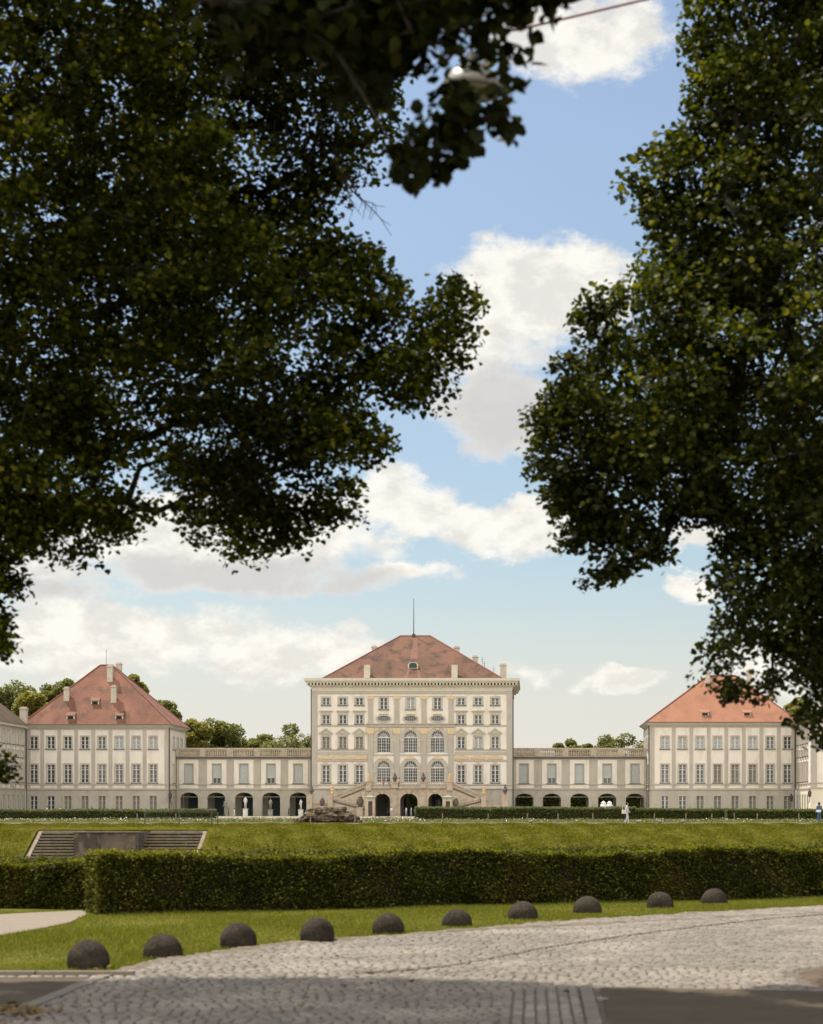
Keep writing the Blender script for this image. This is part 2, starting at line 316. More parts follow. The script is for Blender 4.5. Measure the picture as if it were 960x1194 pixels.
WIN = {}
def window_mesh(kind, w, h, look):
    key = (kind, round(w, 2), round(h, 2), look)
    if key in WIN: return WIN[key]
    g, f = B(), B()
    yr = .26
    poly = {'rect': rect(0, w, 0, h), 'arch': arch(0, w, 0, h), 'oval': oval(0, w, 0, h)}[kind]
    g.prism(poly, yr, yr + .04)
    t = .09
    def rib(x0, x1, z0, z1, d=.06): f.box(x0, x1, yr - d, yr - .001, z0, z1)
    if kind == 'rect':
        rib(-w / 2 + .002, -w / 2 + t, .002, h - .002); rib(w / 2 - t, w / 2 - .002, .002, h - .002)
        rib(-w / 2 + t, w / 2 - t, h - t, h - .002); rib(-w / 2 + t, w / 2 - t, .002, t)
        rib(-.11, .11, t, h - t, .08)
        if h > 3:
            nz = 4; zt = h * .27
            rib(-w / 2 + t, w / 2 - t, h - h * .30, h - h * .30 + .13, .07)
            zs = [h * .24, h * .47, h * .85]
        else:
            zs = [h * i / (3 if h > 1.9 else 2) for i in range(1, 3 if h > 1.9 else 2)]
        for z in zs: rib(-w / 2 + t, w / 2 - t, z - .03, z + .03, .05)
    elif kind == 'arch':
        r = w / 2; zs = h - r
        for x in (-w / 2 + .05, -w / 6, w / 6, w / 2 - .05): rib(x - .06, x + .06, .01, zs, .08)
        for x in (-w / 3, 0, w / 3): rib(x - .03, x + .03, .01, zs, .05)
        for k in range(0, 5): rib(-w / 2 + .02, w / 2 - .02, zs * k / 5 + .02, zs * k / 5 + .08, .055)
        rib(-w / 2 + .02, w / 2 - .02, zs - .12, zs + .12, .09)
        for rr, tt in ((r - .005, .12), (r * .55, .09), (r * .25, .06)):
            o = [(rr * math.cos(PI * i / 14), zs + rr * math.sin(PI * i / 14)) for i in range(15)]
            n_ = [((rr - tt) * math.cos(PI * i / 14), zs + (rr - tt) * math.sin(PI * i / 14)) for i in range(15)]
            f.ring(o, n_, yr - .07, yr - .001)
        for k in range(1, 8):
            a = PI * k / 8; p0, p1 = Vector((r * .27 * math.cos(a), 0, zs + r * .27 * math.sin(a))), Vector((r * .95 * math.cos(a), 0, zs + r * .95 * math.sin(a)))
            q = Vector((-math.sin(a), 0, math.cos(a))) * .035
            f.prism([((p0 - q).x, (p0 - q).z), ((p1 - q).x, (p1 - q).z), ((p1 + q).x, (p1 + q).z), ((p0 + q).x, (p0 + q).z)], yr - .05, yr - .001)
    else:
        for i in range(1, 7):
            x = -w / 2 + w * i / 7; e = math.sqrt(max(0, 1 - (2 * x / w) ** 2)) * h / 2; rib(x - .02, x + .02, h / 2 - e, h / 2 + e, .05)
        for i in range(1, 4):
            z = h * i / 4; e = math.sqrt(max(0, 1 - (2 * z / h - 1) ** 2)) * w / 2; rib(-e, e, z - .018, z + .018, .045)
        f.ring([(x, z) for x, z in poly + poly[:1]], [(x * .93, h / 2 + (z - h / 2) * .88) for x, z in poly + poly[:1]], yr - .07, yr - .001)
    gm = {'dark': M['glass'], 'pale': M['glassl'], 'blind': M['blind'], 'shut': M['shutter'], 'half': M['shutter']}[look]
    if look in ('shut', 'half'):
        f = B()
        rib(-w / 2 + .002, -w / 2 + t, .002, h - .002); rib(w / 2 - t, w / 2 - .002, .002, h - .002)
        rib(-w / 2 + t, w / 2 - t, h - t, h - .002); rib(-.07, .07, t, h - t, .08)
        for i in range(14):
            z = h * .03 + h * .94 * (i + .2) / 14
            if look == 'half' and i < 4: continue
            rib(-w / 2 + t, -.07, z, z + .14, .03); rib(.07, w / 2 - t, z, z + .14, .03)
        if look == 'half':
            g.box(-w / 2 + t + .05, w / 2 - t - .05, yr - .004, yr + .02, t, h * .27, 1)
            rib(-w / 2 + t, w / 2 - t, h * .28, h * .28 + .3, .14)
    fm = M['shutter'] if look in ('shut', 'half') else (M['surround'] if look == 'blind' else M['white'])
    WIN[key] = (g.mesh('window', [gm, M['glass']]), f.mesh('frame', fm)); return WIN[key]
SUR = {}
def surround_mesh(kind, w, h, t=.28, top=None):
    key = (kind, round(w, 2), round(h, 2), t, top)
    if key in SUR: return SUR[key]
    b = B(); T_ = t
    if kind == 'rect':
        b.box(-w / 2 - t, -w / 2, -.07, .02, 0, h); b.box(w / 2, w / 2 + t, -.07, .02, 0, h)
        b.box(-w / 2 - t, w / 2 + t, -.07, .02, h, h + t)
        b.box(-w / 2 - t + .05, w / 2 + t - .05, -.02, .02, h + t, h + t + .002)
    elif kind == 'arch':
        r = w / 2; zs = h - r; n = 16
        o = [(-(r + t), 0)] + [((r + t) * math.cos(PI - PI * i / n), zs + (r + t) * math.sin(PI * i / n)) for i in range(n + 1)] + [(r + t, 0)]
        i_ = [(-r, 0)] + [(r * math.cos(PI - PI * i / n), zs + r * math.sin(PI * i / n)) for i in range(n + 1)] + [(r, 0)]
        b.ring(o, i_, -.12, .02)
    else:
        p = oval(0, w, 0, h); p = p + p[:1]
        b.ring([(x * 1.22, h / 2 + (z - h / 2) * 1.42) for x, z in p], p, -.12, .02)
    hood = None
    if top == 'hood':
        hood = B(); hood.box(-w / 2 - .55, w / 2 + .55, -.32, .0, h + .62, h + .80); hood.box(-w / 2 - .4, w / 2 + .4, -.18, .0, h + .5, h + .62)
    if top == 'pediment':
        hood = B(); W2 = w / 2 + .62; zb = h + .55
        hood.box(-W2, W2, -.3, 0, zb, zb + .14)
        o = [(-W2, zb + .14), (0, zb + 1.05), (W2, zb + .14)]; i_ = [(-W2 + .45, zb + .14), (0, zb + .80), (W2 - .45, zb + .14)]
        hood.ring(o, i_, -.3, 0); hood.prism(i_, -.08, 0, 1)
    SUR[key] = (b.mesh('surround', M['surround']), hood.mesh('window_hood', [M['surround'], M['trim']]) if hood else None); return SUR[key]
SILL = {}
def sill_mesh(w):
    k = round(w, 2)
    if k not in SILL:
        b = B(); b.box(-w / 2 - .32, w / 2 + .32, -.22, .1, -.16, -.001); SILL[k] = b.mesh('sill', M['gutter'])
    return SILL[k]
def put_window(parent, x, y, z, w, h, kind='rect', look='dark', rz=0.0, t=.28, top=None, sill=True, sur=True):
    g, f = window_mesh(kind, w, h, look)
    o = link('window', g, parent, (x, y, z), rz); link('frame', f, o)
    if sur:
        s, hd = surround_mesh(kind, w, h, t, top); link('surround', s, o)
        if hd: link('pediment' if top == 'pediment' else 'hood', hd, o)
    if sill: link('sill', sill_mesh(w), o)
    return o

def hip_roof(b, x0, x1, y0, y1, z0, rx0, rx1, ry, z1, over=.0):
    v = [(x0, y0, z0), (x1, y0, z0), (x1, y1, z0), (x0, y1, z0), (rx0, ry, z1), (rx1, ry, z1)]
    b.add(v, [(0, 1, 5, 4), (1, 2, 5), (2, 3, 4, 5), (3, 0, 4), (0, 3, 2, 1)])
def ridge_tubes(parent, v):
    b = B()
    for i, j in ((0, 4), (1, 5), (2, 5), (3, 4), (4, 5)): b.tube([v[i], v[j]], .14, 6)
    return ob('ridge_cap', b, M['ridge'], parent)
def chimney(parent, x, y, z0, z1, w=1.1, d=.9, cap=True):
    b = B(); b.box(x - w / 2, x + w / 2, y - d / 2, y + d / 2, z0, z1)
    c = ob('chimney', b, M['chim'], parent)
    if cap:
        b = B(); b.box(x - w / 2 - .12, x + w / 2 + .12, y - d / 2 - .12, y + d / 2 + .12, z1, z1 + .18)
        b.box(x - w / 2 + .1, x + w / 2 - .1, y - d / 2 + .1, y + d / 2 - .1, z1 + .18, z1 + .42); ob('cap', b, M['chim'], c)
    return c

# ------------------------------------------------------------------ world, sun, camera
SUNV = Vector((-50, 41, 125)).normalized()
el = math.asin(SUNV.z); az = math.atan2(SUNV.x, SUNV.y)
w = bpy.data.worlds.new('World'); sc.world = w; w.use_nodes = True
nt = w.node_tree; N, L = nt.nodes, nt.links; bg = N['Background']
sky = N.new('ShaderNodeTexSky'); sky.sky_type = 'NISHITA'; sky.sun_disc = False
sky.sun_elevation = el; sky.sun_rotation = az; sky.air_density = 1.0; sky.dust_density = 1.2; sky.ozone_density = 1.0; sky.altitude = 500
def math_(op, a, b_=None, c=None, clamp=False):
    n = N.new('ShaderNodeMath'); n.operation = op; n.use_clamp = clamp
    for i, v in enumerate((a, b_, c)):
        if v is None: continue
        if isinstance(v, (int, float)): n.inputs[i].default_value = v
        else: L.new(v, n.inputs[i])
    return n.outputs[0]
tc = N.new('ShaderNodeTexCoord'); sp = N.new('ShaderNodeSeparateXYZ'); L.new(tc.outputs['Generated'], sp.inputs[0])
AZ = math_('ARCTAN2', sp.outputs[0], sp.outputs[1]); EL = math_('ARCSINE', sp.outputs[2])
def to_dir(px, y):
    u, v = (px - VX) / F, (VY - y) / F
    return math.atan2(u, 1), math.atan2(v, math.hypot(1, u))
def noise_at(vec, scale, detail, rough=.55, w4=0.0):
    n = N.new('ShaderNodeTexNoise'); n.noise_dimensions = '4D'; n.inputs['W'].default_value = w4
    n.inputs['Scale'].default_value = scale; n.inputs['Detail'].default_value = detail; n.inputs['Roughness'].default_value = rough
    L.new(vec, n.inputs['Vector']); return n
cv = N.new('ShaderNodeCombineXYZ'); L.new(AZ, cv.inputs[0]); L.new(math_('MULTIPLY', EL, 1.7), cv.inputs[1])
# warp the direction a little so that cloud outlines billow
nw = noise_at(cv.outputs[0], 22, 6, .62, 3.1); spw = N.new('ShaderNodeSeparateColor'); L.new(nw.outputs['Color'], spw.inputs[0])
AZw = math_('ADD', AZ, math_('MULTIPLY', math_('SUBTRACT', spw.outputs[0], .5), .050))
ELw = math_('ADD', EL, math_('MULTIPLY', math_('SUBTRACT', spw.outputs[1], .5), .038))
nf = noise_at(cv.outputs[0], 30, 9, .60, 7.7)
nb = noise_at(cv.outputs[0], 9, 5, .55, 1.3)
def ell(cx, cy, rx, ry, s):
    a0, e0 = to_dir(cx, cy)
    u = math_('DIVIDE', math_('SUBTRACT', AZw, a0), rx / F); v = math_('DIVIDE', math_('SUBTRACT', ELw, e0), ry / F)
    r2 = math_('ADD', math_('MULTIPLY', u, u), math_('MULTIPLY', v, v))
    return math_('MULTIPLY', math_('SUBTRACT', 1.0, r2, clamp=True), s)
def total(lst):
    out = None
    for e in lst:
        x = ell(*e); out = x if out is None else math_('MAXIMUM', out, x)
    return out
white = total([(680, 40, 130, 85, .9), (625, 345, 150, 80, 1.1), (560, 420, 130, 60, .8), (240, 620, 300, 66, 1.1), (470, 590, 100, 55, 1.05),
               (600, 612, 125, 48, 1.0), (480, 662, 95, 20, .75), (130, 745, 260, 62, 1.0), (330, 765, 190, 52, .9), (735, 792, 58, 22, .95),
               (695, 799, 34, 13, .7), (622, 783, 62, 18, .7), (815, 680, 42, 28, .9), (900, 775, 100, 50, .9), (815, 622, 60, 26, .9),
               (1150, 300, 300, 160, .9), (-300, 300, 260, 180, .9), (1300, 700, 300, 60, .8), (-450, 720, 300, 60, .8), (60, 640, 120, 70, .9)])
grey = total([(585, 480, 120, 75, 1.1), (270, 672, 260, 34, 1.0), (60, 690, 200, 22, .6), (640, 415, 110, 30, .5)])
# broad-noise mask for the cloud fill added behind the camera
gen = math_('MULTIPLY', math_('SUBTRACT', nb.outputs['Fac'], .36, clamp=True), 5.0, clamp=True)
away = math_('MULTIPLY', gen, math_('MULTIPLY', math_('SUBTRACT', -0.05, sp.outputs[1], clamp=True), 4, clamp=True))
dens = math_('MAXIMUM', white, grey)
d2 = math_('ADD', dens, math_('MULTIPLY', math_('SUBTRACT', nf.outputs['Fac'], .5), 1.7))
def smooth(x, lo, hi, tmax=1.0):
    r = N.new('ShaderNodeMapRange'); r.interpolation_type = 'SMOOTHSTEP'; r.inputs['From Min'].default_value = lo; r.inputs['From Max'].default_value = hi
    r.inputs['To Max'].default_value = tmax; L.new(x, r.inputs['Value']); return r.outputs[0]
cmask = smooth(d2, .30, .78, .95)
gmask = math_('MULTIPLY', smooth(math_('ADD', grey, math_('MULTIPLY', math_('SUBTRACT', nf.outputs['Fac'], .5), 1.8)), .1, .95), .85)
npf = noise_at(cv.outputs[0], 45, 7, .6, 5.5)
puff = smooth(npf.outputs['Fac'], .38, .60)
def colmix(f, a, b_):
    m = N.new('ShaderNodeMix'); m.data_type = 'RGBA'
    for i, v in ((0, f), (6, a), (7, b_)):
        if isinstance(v, tuple): m.inputs[i].default_value = (*v, 1)
        elif isinstance(v, float): m.inputs[i].default_value = v
        else: L.new(v, m.inputs[i])
    return m.outputs[2]
SK = 0.105
FILL = (1.62, 1.52, 1.38)
def cc(r, g, b_): return (r / SK, g / SK, b_ / SK)
CW1, CW2, CG = cc(.63, .605, .55), cc(.51, .49, .455), cc(.395, .385, .375)
skycol = sky.outputs[0]
vm = N.new('ShaderNodeMix'); vm.data_type = 'RGBA'; vm.blend_type = 'MULTIPLY'; vm.inputs[0].default_value = 1.0
L.new(skycol, vm.inputs[6]); vm.inputs[7].default_value = (.98, .92, .83, 1)
TINT = vm
hz = smooth(EL, 0.135, 0.01, .93)
dk = N.new('ShaderNodeMapRange'); dk.inputs['From Min'].default_value = .04; dk.inputs['From Max'].default_value = .34
dk.inputs['To Min'].default_value = .76; dk.inputs['To Max'].default_value = 1.0; L.new(EL, dk.inputs['Value'])
vs_ = N.new('ShaderNodeVectorMath'); vs_.operation = 'SCALE'; L.new(vm.outputs[2], vs_.inputs[0]); L.new(dk.outputs[0], vs_.inputs['Scale'])
base = colmix(hz, vs_.outputs[0], cc(.495, .475, .445))
cl = colmix(puff, CW2, CW1)
cl = colmix(gmask, cl, CG)
fin = colmix(cmask, base, cl)
# unseen bright cloud fill, added behind the camera to light the shaded facade
fin = colmix(away, fin, cc(*FILL))
L.new(fin, bg.inputs['Color']); bg.inputs['Strength'].default_value = SK
sun = bpy.data.lights.new('sun', 'SUN'); sun.energy = 4.0; sun.angle = R(.55); sun.color = (1.0, .93, .82)
so = bpy.data.objects.new('sun', sun); COL.objects.link(so); so.rotation_euler = SUNV.to_track_quat('Z', 'Y').to_euler(); so.location = (-30, 30, 80)
cam = bpy.data.cameras.new('camera'); co = bpy.data.objects.new('camera', cam); COL.objects.link(co); sc.camera = co
co.location = (0, 0, EYE); co.rotation_euler = (PI / 2, 0, 0)
cam.sensor_fit = 'HORIZONTAL'; cam.sensor_width = 36; cam.lens = 36 * F / 960
cam.shift_x = (480 - VX) / 960; cam.shift_y = (VY - 597) / 960
cam.clip_start = .1; cam.clip_end = 6000
cam.dof.use_dof = True; cam.dof.focus_distance = 250; cam.dof.aperture_fstop = 3.3
sc.view_settings.view_transform = 'Standard'; sc.view_settings.look = 'None'; sc.view_settings.gamma = 1.0; sc.view_settings.exposure = 0.72
sc.cycles.max_bounces = 8; sc.cycles.diffuse_bounces = 4; sc.cycles.transmission_bounces = 4; sc.cycles.transparent_max_bounces = 6
sc.cycles.use_denoising = True

# ------------------------------------------------------------------ ground
SX0, SX1 = -38.6, -25.35                     # staircase between these
def gz(x, d):
    if d < 48: return 0.0
    if d < 56: return -2.7 * (d - 48) / 8
    if d < 141.5: return -2.7
    prof = [(141.5, -2.7), (147.0, -.05), (148.2, .38), (149.6, .575), (150.5, TZ)]
    if SX0 < x < SX1 and d < 147.6: return -3.2
    for (a, za), (b_, zb) in zip(prof, prof[1:]):
        if d <= b_: return za + (zb - za) * (d - a) / (b_ - a)
    return TZ
xs = sorted(set([-3000, -1500, -700, -300, -150, -100] + [-80 + 2 * i for i in range(81)] + [100, 150, 300, 700, 1500, 3000] + [SX0 - .02, SX0 + .02, SX1 - .02, SX1 + .02]))
ds = sorted(set([-200, -50, -10, 5] + [10 + 4 * i for i in range(10)] + [48, 50, 52, 54, 56, 80, 110, 135, 141.5, 142.5, 143.5, 144.5, 145.5, 146.5, 147.0, 147.55, 147.65, 148.2, 148.9, 149.6, 150.5, 152, 160, 200, 250, 300, 400, 600, 1000, 2000, 4000]))
b = B(); nx = len(xs)
hn = lambda x, d: .05 * math.sin(x * .9 + d * 2.1) + .04 * math.sin(x * .37 - d * .8)
for d in ds:
    for x in xs:
        z = gz(x, d)
        if 142 < d < 148 and not SX0 - .1 < x < SX1 + .1: z += hn(x, d)
        b.v.append((x, d, z))
for j in range(len(ds) - 1):
    for i in range(nx - 1):
        b.f.append((j * nx + i, j * nx + i + 1, (j + 1) * nx + i + 1, (j + 1) * nx + i)); b.m.append(1 if ds[j] >= 56 and ds[j + 1] <= 151 else 0)
tag(ob('ground', b, [M['grass'], M['bankg']]), kind='structure')
b = B(); b.quadsheet([(-300, 56.5), (300, 56.5), (300, 141), (-300, 141)], -2.45)
tag(ob('water', b, M['water']), kind='structure')
# forecourt sheets on the terrace
b = B(); b.quadsheet([(-300, 151.2), (300, 151.2), (300, 156.5), (-300, 156.5)], TZ + .008); tag(ob('terrace_path', b, M['gravel']), kind='structure')
b = B(); b.quadsheet([(-300, 214), (300, 214), (300, 345), (-300, 345)], TZ + .006); tag(ob('forecourt_gravel', b, M['gravel']), kind='structure')

# near road
EDGE = [(-500, 1141), (0, 1141), (112, 1140), (150, 1131), (185, 1122), (215, 1118), (270, 1110), (330, 1103), (400, 1098), (480, 1092), (540, 1087), (600, 1081), (700, 1073), (800, 1068), (960, 1058), (1150, 1050), (1400, 1044)]
edge = [G(*p) for p in EDGE]
road = edge + [(14, 5), (-14, 5)]
asL = [G(-600, 1143), G(0, 1143), G(112, 1143), G(0, 1188), (-6.5, 12.0), (-14, 5.0)]
asL = [(-14.0, 18.9), G(112, 1143), G(0, 1186), G(-120, 1225), (-9.5, 9.0), (-14, 9.0)]
asR = [G(700, 1155), G(960, 1160), (6.0, 17.0), (6.5, 9), (.515, 9)]
dirt = [G(915, 1138), G(940, 1132), G(980, 1126), (4.8, 20.9), (5.6, 18.6), (4.6, 17.35), G(965, 1158), G(935, 1152)]
pathL = [G(-300, 1070), G(0, 1067), G(60, 1064), G(102, 1062), G(100, 1068), G(80, 1077), G(50, 1083), G(0, 1092), G(-300, 1105)]
b = B(); b.quadsheet(road, .022); tag(ob('cobble_road_bed', b, M['joint']), kind='structure')
b = B(); b.quadsheet(asL, .034); tag(ob('asphalt_left', b, M['asphalt']), kind='structure')
b = B(); b.quadsheet(asR, .034); tag(ob('asphalt_right', b, M['asphalt']), kind='structure')
import mathutils
def uneven(name, ok, area, step, z, amp, m, sc_=3.0):
    b = B(); x0, x1, y0, y1 = area; nx_, ny_ = int((x1 - x0) / step) + 1, int((y1 - y0) / step) + 1; keep = {}
    G_ = np.array([(x0 + i * step, y0 + j * step) for j in range(ny_) for i in range(nx_)]); h_ = ok(G_)      # height weight 0..1
    for k, (x, y) in enumerate(G_): b.v.append((x, y, z + amp * (mathutils.noise.fractal(Vector((x * sc_, y * sc_, 0)), 1, 2, 4)) - (1 - h_[k]) * .06))
    for j in range(ny_ - 1):
        for i in range(nx_ - 1):
            q = j * nx_ + i
            if max(h_[q], h_[q + 1], h_[q + nx_], h_[q + nx_ + 1]) > .02: b.f.append((q, q + 1, q + nx_ + 1, q + nx_)); b.m.append(0)
    return tag(ob(name, b, m, smooth=True), kind='structure')
def dirt_w(P): return np.where(inside(P, dirt), np.clip(edge_dist(P, dirt) / .25, 0, 1), 0)
uneven('dirt_patch', dirt_w, (2.3, 5.7, 17.2, 21.2), .06, .050, .02, M['soil'])
def margin_w(P):
    d = edge_dist(P, edge); w_ = np.interp(P[:, 0], [-6, -4.2, -3, -1.2, 1.5, 5, 9], [.15, .55, .75, .5, .22, .16, .12])
    return np.clip(1 - d / w_, 0, 1) * inside(P, road)
uneven('soil_margin', margin_w, (-6.2, 8.0, 19.2, 36.5), .07, .052, .022, M['margin'], 2.2)
b = B(); b.quadsheet(pathL, .012); tag(ob('gravel_path', b, M['gravel']), kind='structure')
# setts as real raised stones in rows
def setts(poly_ok, ang, pitch, lenr, area, wob=.03, h=(.026, .040)):
    ca, sa = math.cos(ang), math.sin(ang); (x0, x1, y0, y1) = area; cx, cy = (x0 + x1) / 2, (y0 + y1) / 2; Rr = math.hypot(x1 - x0, y1 - y0) / 2
    S, TT, LL = [], [], []
    t = -Rr
    while t < Rr:
        s = -Rr + rnd.uniform(0, .2)
        while s < Rr:
            l = rnd.uniform(*lenr); S.append(s + l / 2); TT.append(t); LL.append(l); s += l
        t += pitch
    S, TT, LL = map(np.array, (S, TT, LL)); TT = TT + wob * np.sin(S * 1.3 + TT * .8)
    X = cx + S * ca - TT * sa; Y = cy + S * sa + TT * ca
    k = poly_ok(np.stack([X, Y], 1)) & (X > x0) & (X < x1) & (Y > y0) & (Y < y1)
    X, Y, LL = X[k], Y[k], LL[k]; n = len(X)
    a = ang + rng.normal(0, .04, n); c_, s_ = np.cos(a), np.sin(a)
    hl = LL / 2 - .007 - rng.uniform(0, .006, n); hw = pitch / 2 - .008 - rng.uniform(0, .006, n); H = rng.uniform(h[0], h[1], n)
    tx, ty = rng.normal(0, .025, n), rng.normal(0, .025, n)
    rings = [(1.0, 0.0), (1.0, .55), (.93, .86), (.72, 1.0)]
    V = []
    for q, zf in rings:
        for sx, sy in ((-1, -1), (1, -1), (1, 1), (-1, 1)):
            lx = sx * hl * (1 - (1 - q) * .8) * rng.uniform(.96, 1.0, n); ly = sy * hw * q
            z = .007 + (H - .007) * zf + (tx * lx + ty * ly if zf > .5 else 0)
            V.append(np.stack([X + lx * c_ - ly * s_, Y + lx * s_ + ly * c_, z], 1))
    V = np.stack(V, 1)
    fq = [(0 + 4 * r + i, 4 * r + (i + 1) % 4, 4 * (r + 1) + (i + 1) % 4, 4 * (r + 1) + i) for r in range(3) for i in range(4)] + [(12, 13, 14, 15)]
    idx = (np.arange(n)[:, None, None] * 16 + np.array(fq)[None]).reshape(-1)
    return V.reshape(-1, 3), idx, np.full(n * len(fq), 4)
border = [(.36, 19.0), (.36, 9), (-.1, 9), (-.1, 18.3)]
kerbR = [(.37, 9), (.56, 9), (.575, 18.0), (.45, 18.0)]
def ok_main(P):
    return inside(P, [(x, y - .07) for x, y in road]) & ~inside(P, asL) & ~inside(P, asR) & ~inside(P, dirt) & ~inside(P, [(-.25, 8), (.62, 8), (.62, 18.1), (-.25, 17.4)])
ang = math.atan2(edge[13][1] - edge[6][1], edge[13][0] - edge[6][0])
A1 = setts(lambda P: ok_main(P) & (P[:, 1] > 20.2 + .75 * (P[:, 0] + .0) * .0), R(14), .125, (.10, .16), (-9, 13, 20.2, 37), h=(.031, .038))
A2 = setts(lambda P: ok_main(P) & (P[:, 1] <= 20.2), R(5), .15, (.09, .14), (-9, 9, 12.5, 20.25), h=(.030, .041))
A3 = setts(lambda P: inside(P, [(-.24, 8), (.34, 8), (.42, 18.05), (-.22, 17.4)]), R(90), .10, (.2, .26), (-.6, .8, 12.5, 18.1), wob=0)
off = 0; Vs, Is, Cs = [], [], []
for V_, i_, c_ in (A1, A2, A3): Vs.append(V_); Is.append(i_ + off); Cs.append(c_); off += len(V_)
tag(link('cobble_road', np_mesh('cobble_road', np.concatenate(Vs), np.concatenate(Is), np.concatenate(Cs), M['cobble'])), kind='structure')
b = B()
y = 9.0
while y < 17.6:
    l = .95; x0 = .40 + (y - 9) * .006
    b.box(x0 + .004, x0 + .115, y + .006, min(y + l, 17.75) - .006, .0, .052); y += l
tag(ob('road_kerb', b, M['kerb']), kind='structure')
b = B()
p0, p1 = Vector(G(120, 1140)), Vector(G(0, 1188)); dv = (p1 - p0); dirv = dv.normalized(); nrm = Vector((-dirv.y, dirv.x))
s = 0
while s < 9:
    a = p0 + dirv * (s + .01); c = p0 + dirv * (s + .78)
    b.add([(*(a), .0), (*(c), .0), (*(c + nrm * .13), .0), (*(a + nrm * .13), .0), (*(a), .046), (*(c), .046), (*(c + nrm * .13), .046), (*(a + nrm * .13), .046)],
          [(0, 3, 2, 1), (4, 5, 6, 7), (0, 1, 5, 4), (1, 2, 6, 5), (2, 3, 7, 6), (3, 0, 4, 7)]); s += .8
tag(ob('gutter_slabs', b, M['kerb']), kind='structure')
sl_ = [G(*p) for p in ((425, 1139), (480, 1135), (520, 1131), (570, 1122), (640, 1108), (720, 1096), (800, 1085), (880, 1076), (960, 1069), (1060, 1061))]
b = B()
for (xa, ya), (xb, yb) in zip(sl_, sl_[1:]):
    b.add([(xa, ya - .05, .046), (xb, yb - .05, .046), (xb, yb + .05, .046), (xa, ya + .05, .046)], [(0, 1, 2, 3)])
tag(ob('road_seam', b, M['soil']), kind='structure')
b = B(); ky = GD(1141)
x = -13.0
while x < PX(112, ky) - .3:
    b.box(x, x + .98, ky - .06, ky + .05, 0, .075); x += 1.0
tag(ob('lawn_kerb', b, M['kerb']), kind='structure')

# grass blades on the near strip
hedgeR0, hedgeR1 = (PX(113, 30.6), 30.6), (13.5, 40.6)
def hedge_line_d(x): return hedgeR0[1] + (x - hedgeR0[0]) * (hedgeR1[1] - hedgeR0[1]) / (hedgeR1[0] - hedgeR0[0])
P = np.stack([rng.uniform(-11, 9, 520000), rng.uniform(18.8, 40, 520000)], 1)
keep = ~inside(P, road) & ~inside(P, pathL) & (P[:, 1] < np.maximum(hedge_line_d(P[:, 0]) + .3, 32.0)) & (np.abs(P[:, 0] - PX(500, P[:, 1])) < PX(1100, P[:, 1]) - PX(500, P[:, 1]))
P = P[keep]
clump = np.sin(P[:, 0] * 2.1 + 1) * np.sin(P[:, 1] * 1.7) + rng.normal(0, .6, len(P)); P = P[clump > -.9]
n = len(P); a = rng.uniform(0, 2 * PI, n); hgt = rng.uniform(.02, .055, n) * (1 + .5 * np.sin(P[:, 0] * 1.3) * np.sin(P[:, 1] * .9 + 1))
wd = rng.uniform(.004, .009, n); le = rng.normal(0, .022, (n, 2))
V = np.zeros((n, 3, 3)); V[:, 0, 0] = P[:, 0] - np.cos(a) * wd; V[:, 0, 1] = P[:, 1] - np.sin(a) * wd
V[:, 1, 0] = P[:, 0] + np.cos(a) * wd; V[:, 1, 1] = P[:, 1] + np.sin(a) * wd
V[:, 2, :2] = P + le; V[:, 2, 2] = hgt
tag(link('lawn_grass', np_mesh('lawn_grass', V.reshape(-1, 3), np.arange(3 * n), np.full(n, 3), M['blade'])), 'short green grass between the road and the hedge', 'grass', kind='stuff')
# bank grass
n0 = 120000
P = np.stack([rng.uniform(-46, 27, n0), rng.uniform(142.4, 150.8, n0)], 1)
P = P[~((P[:, 0] > SX0 - .35) & (P[:, 0] < SX1 + .35) & (P[:, 1] < 148.2))]
cl_ = np.sin(P[:, 0] * 1.9 + P[:, 1] * 1.3) + np.sin(P[:, 0] * .7 - P[:, 1] * 2.2) + rng.normal(0, .8, len(P)); P = P[cl_ > -1.2]
n = len(P); a = rng.uniform(-.7, .7, n); hgt = rng.uniform(.05, .17, n) * (1 + .35 * np.sin(P[:, 0] * 2.3 + P[:, 1])); wd = rng.uniform(.012, .03, n)
zg = np.array([gz(x, d) + (hn(x, d) if 142 < d < 148 else 0) for x, d in P]) - .02
V = np.zeros((n, 3, 3)); V[:, 0, 0] = P[:, 0] - np.cos(a) * wd; V[:, 0, 1] = P[:, 1] - np.sin(a) * wd
V[:, 1, 0] = P[:, 0] + np.cos(a) * wd; V[:, 1, 1] = P[:, 1] + np.sin(a) * wd
V[:, 2, :2] = P + rng.normal(0, .06, (n, 2)) + np.array([.05, -.03]); V[:, :2, 2] = zg[:, None]; V[:, 2, 2] = zg + hgt
tag(link('bank_grass', np_mesh('bank_grass', V.reshape(-1, 3), np.arange(3 * n), np.full(n, 3), M['blade2'])), 'rough yellow-green grass on the sloping bank', 'grass', kind='stuff')
# fallen leaves bottom left
P = np.array([(*G(rnd.gauss(22, 26), rnd.gauss(1186, 5)), .05) for _ in range(120)] + [(*G(rnd.uniform(100, 700), rnd.uniform(1100, 1185)), .055) for _ in range(60)])
tag(leaves('fallen_leaves', P, .07, M['fallen'], up=3), 'yellow fallen leaves gathered in the gutter', 'leaves', kind='stuff')

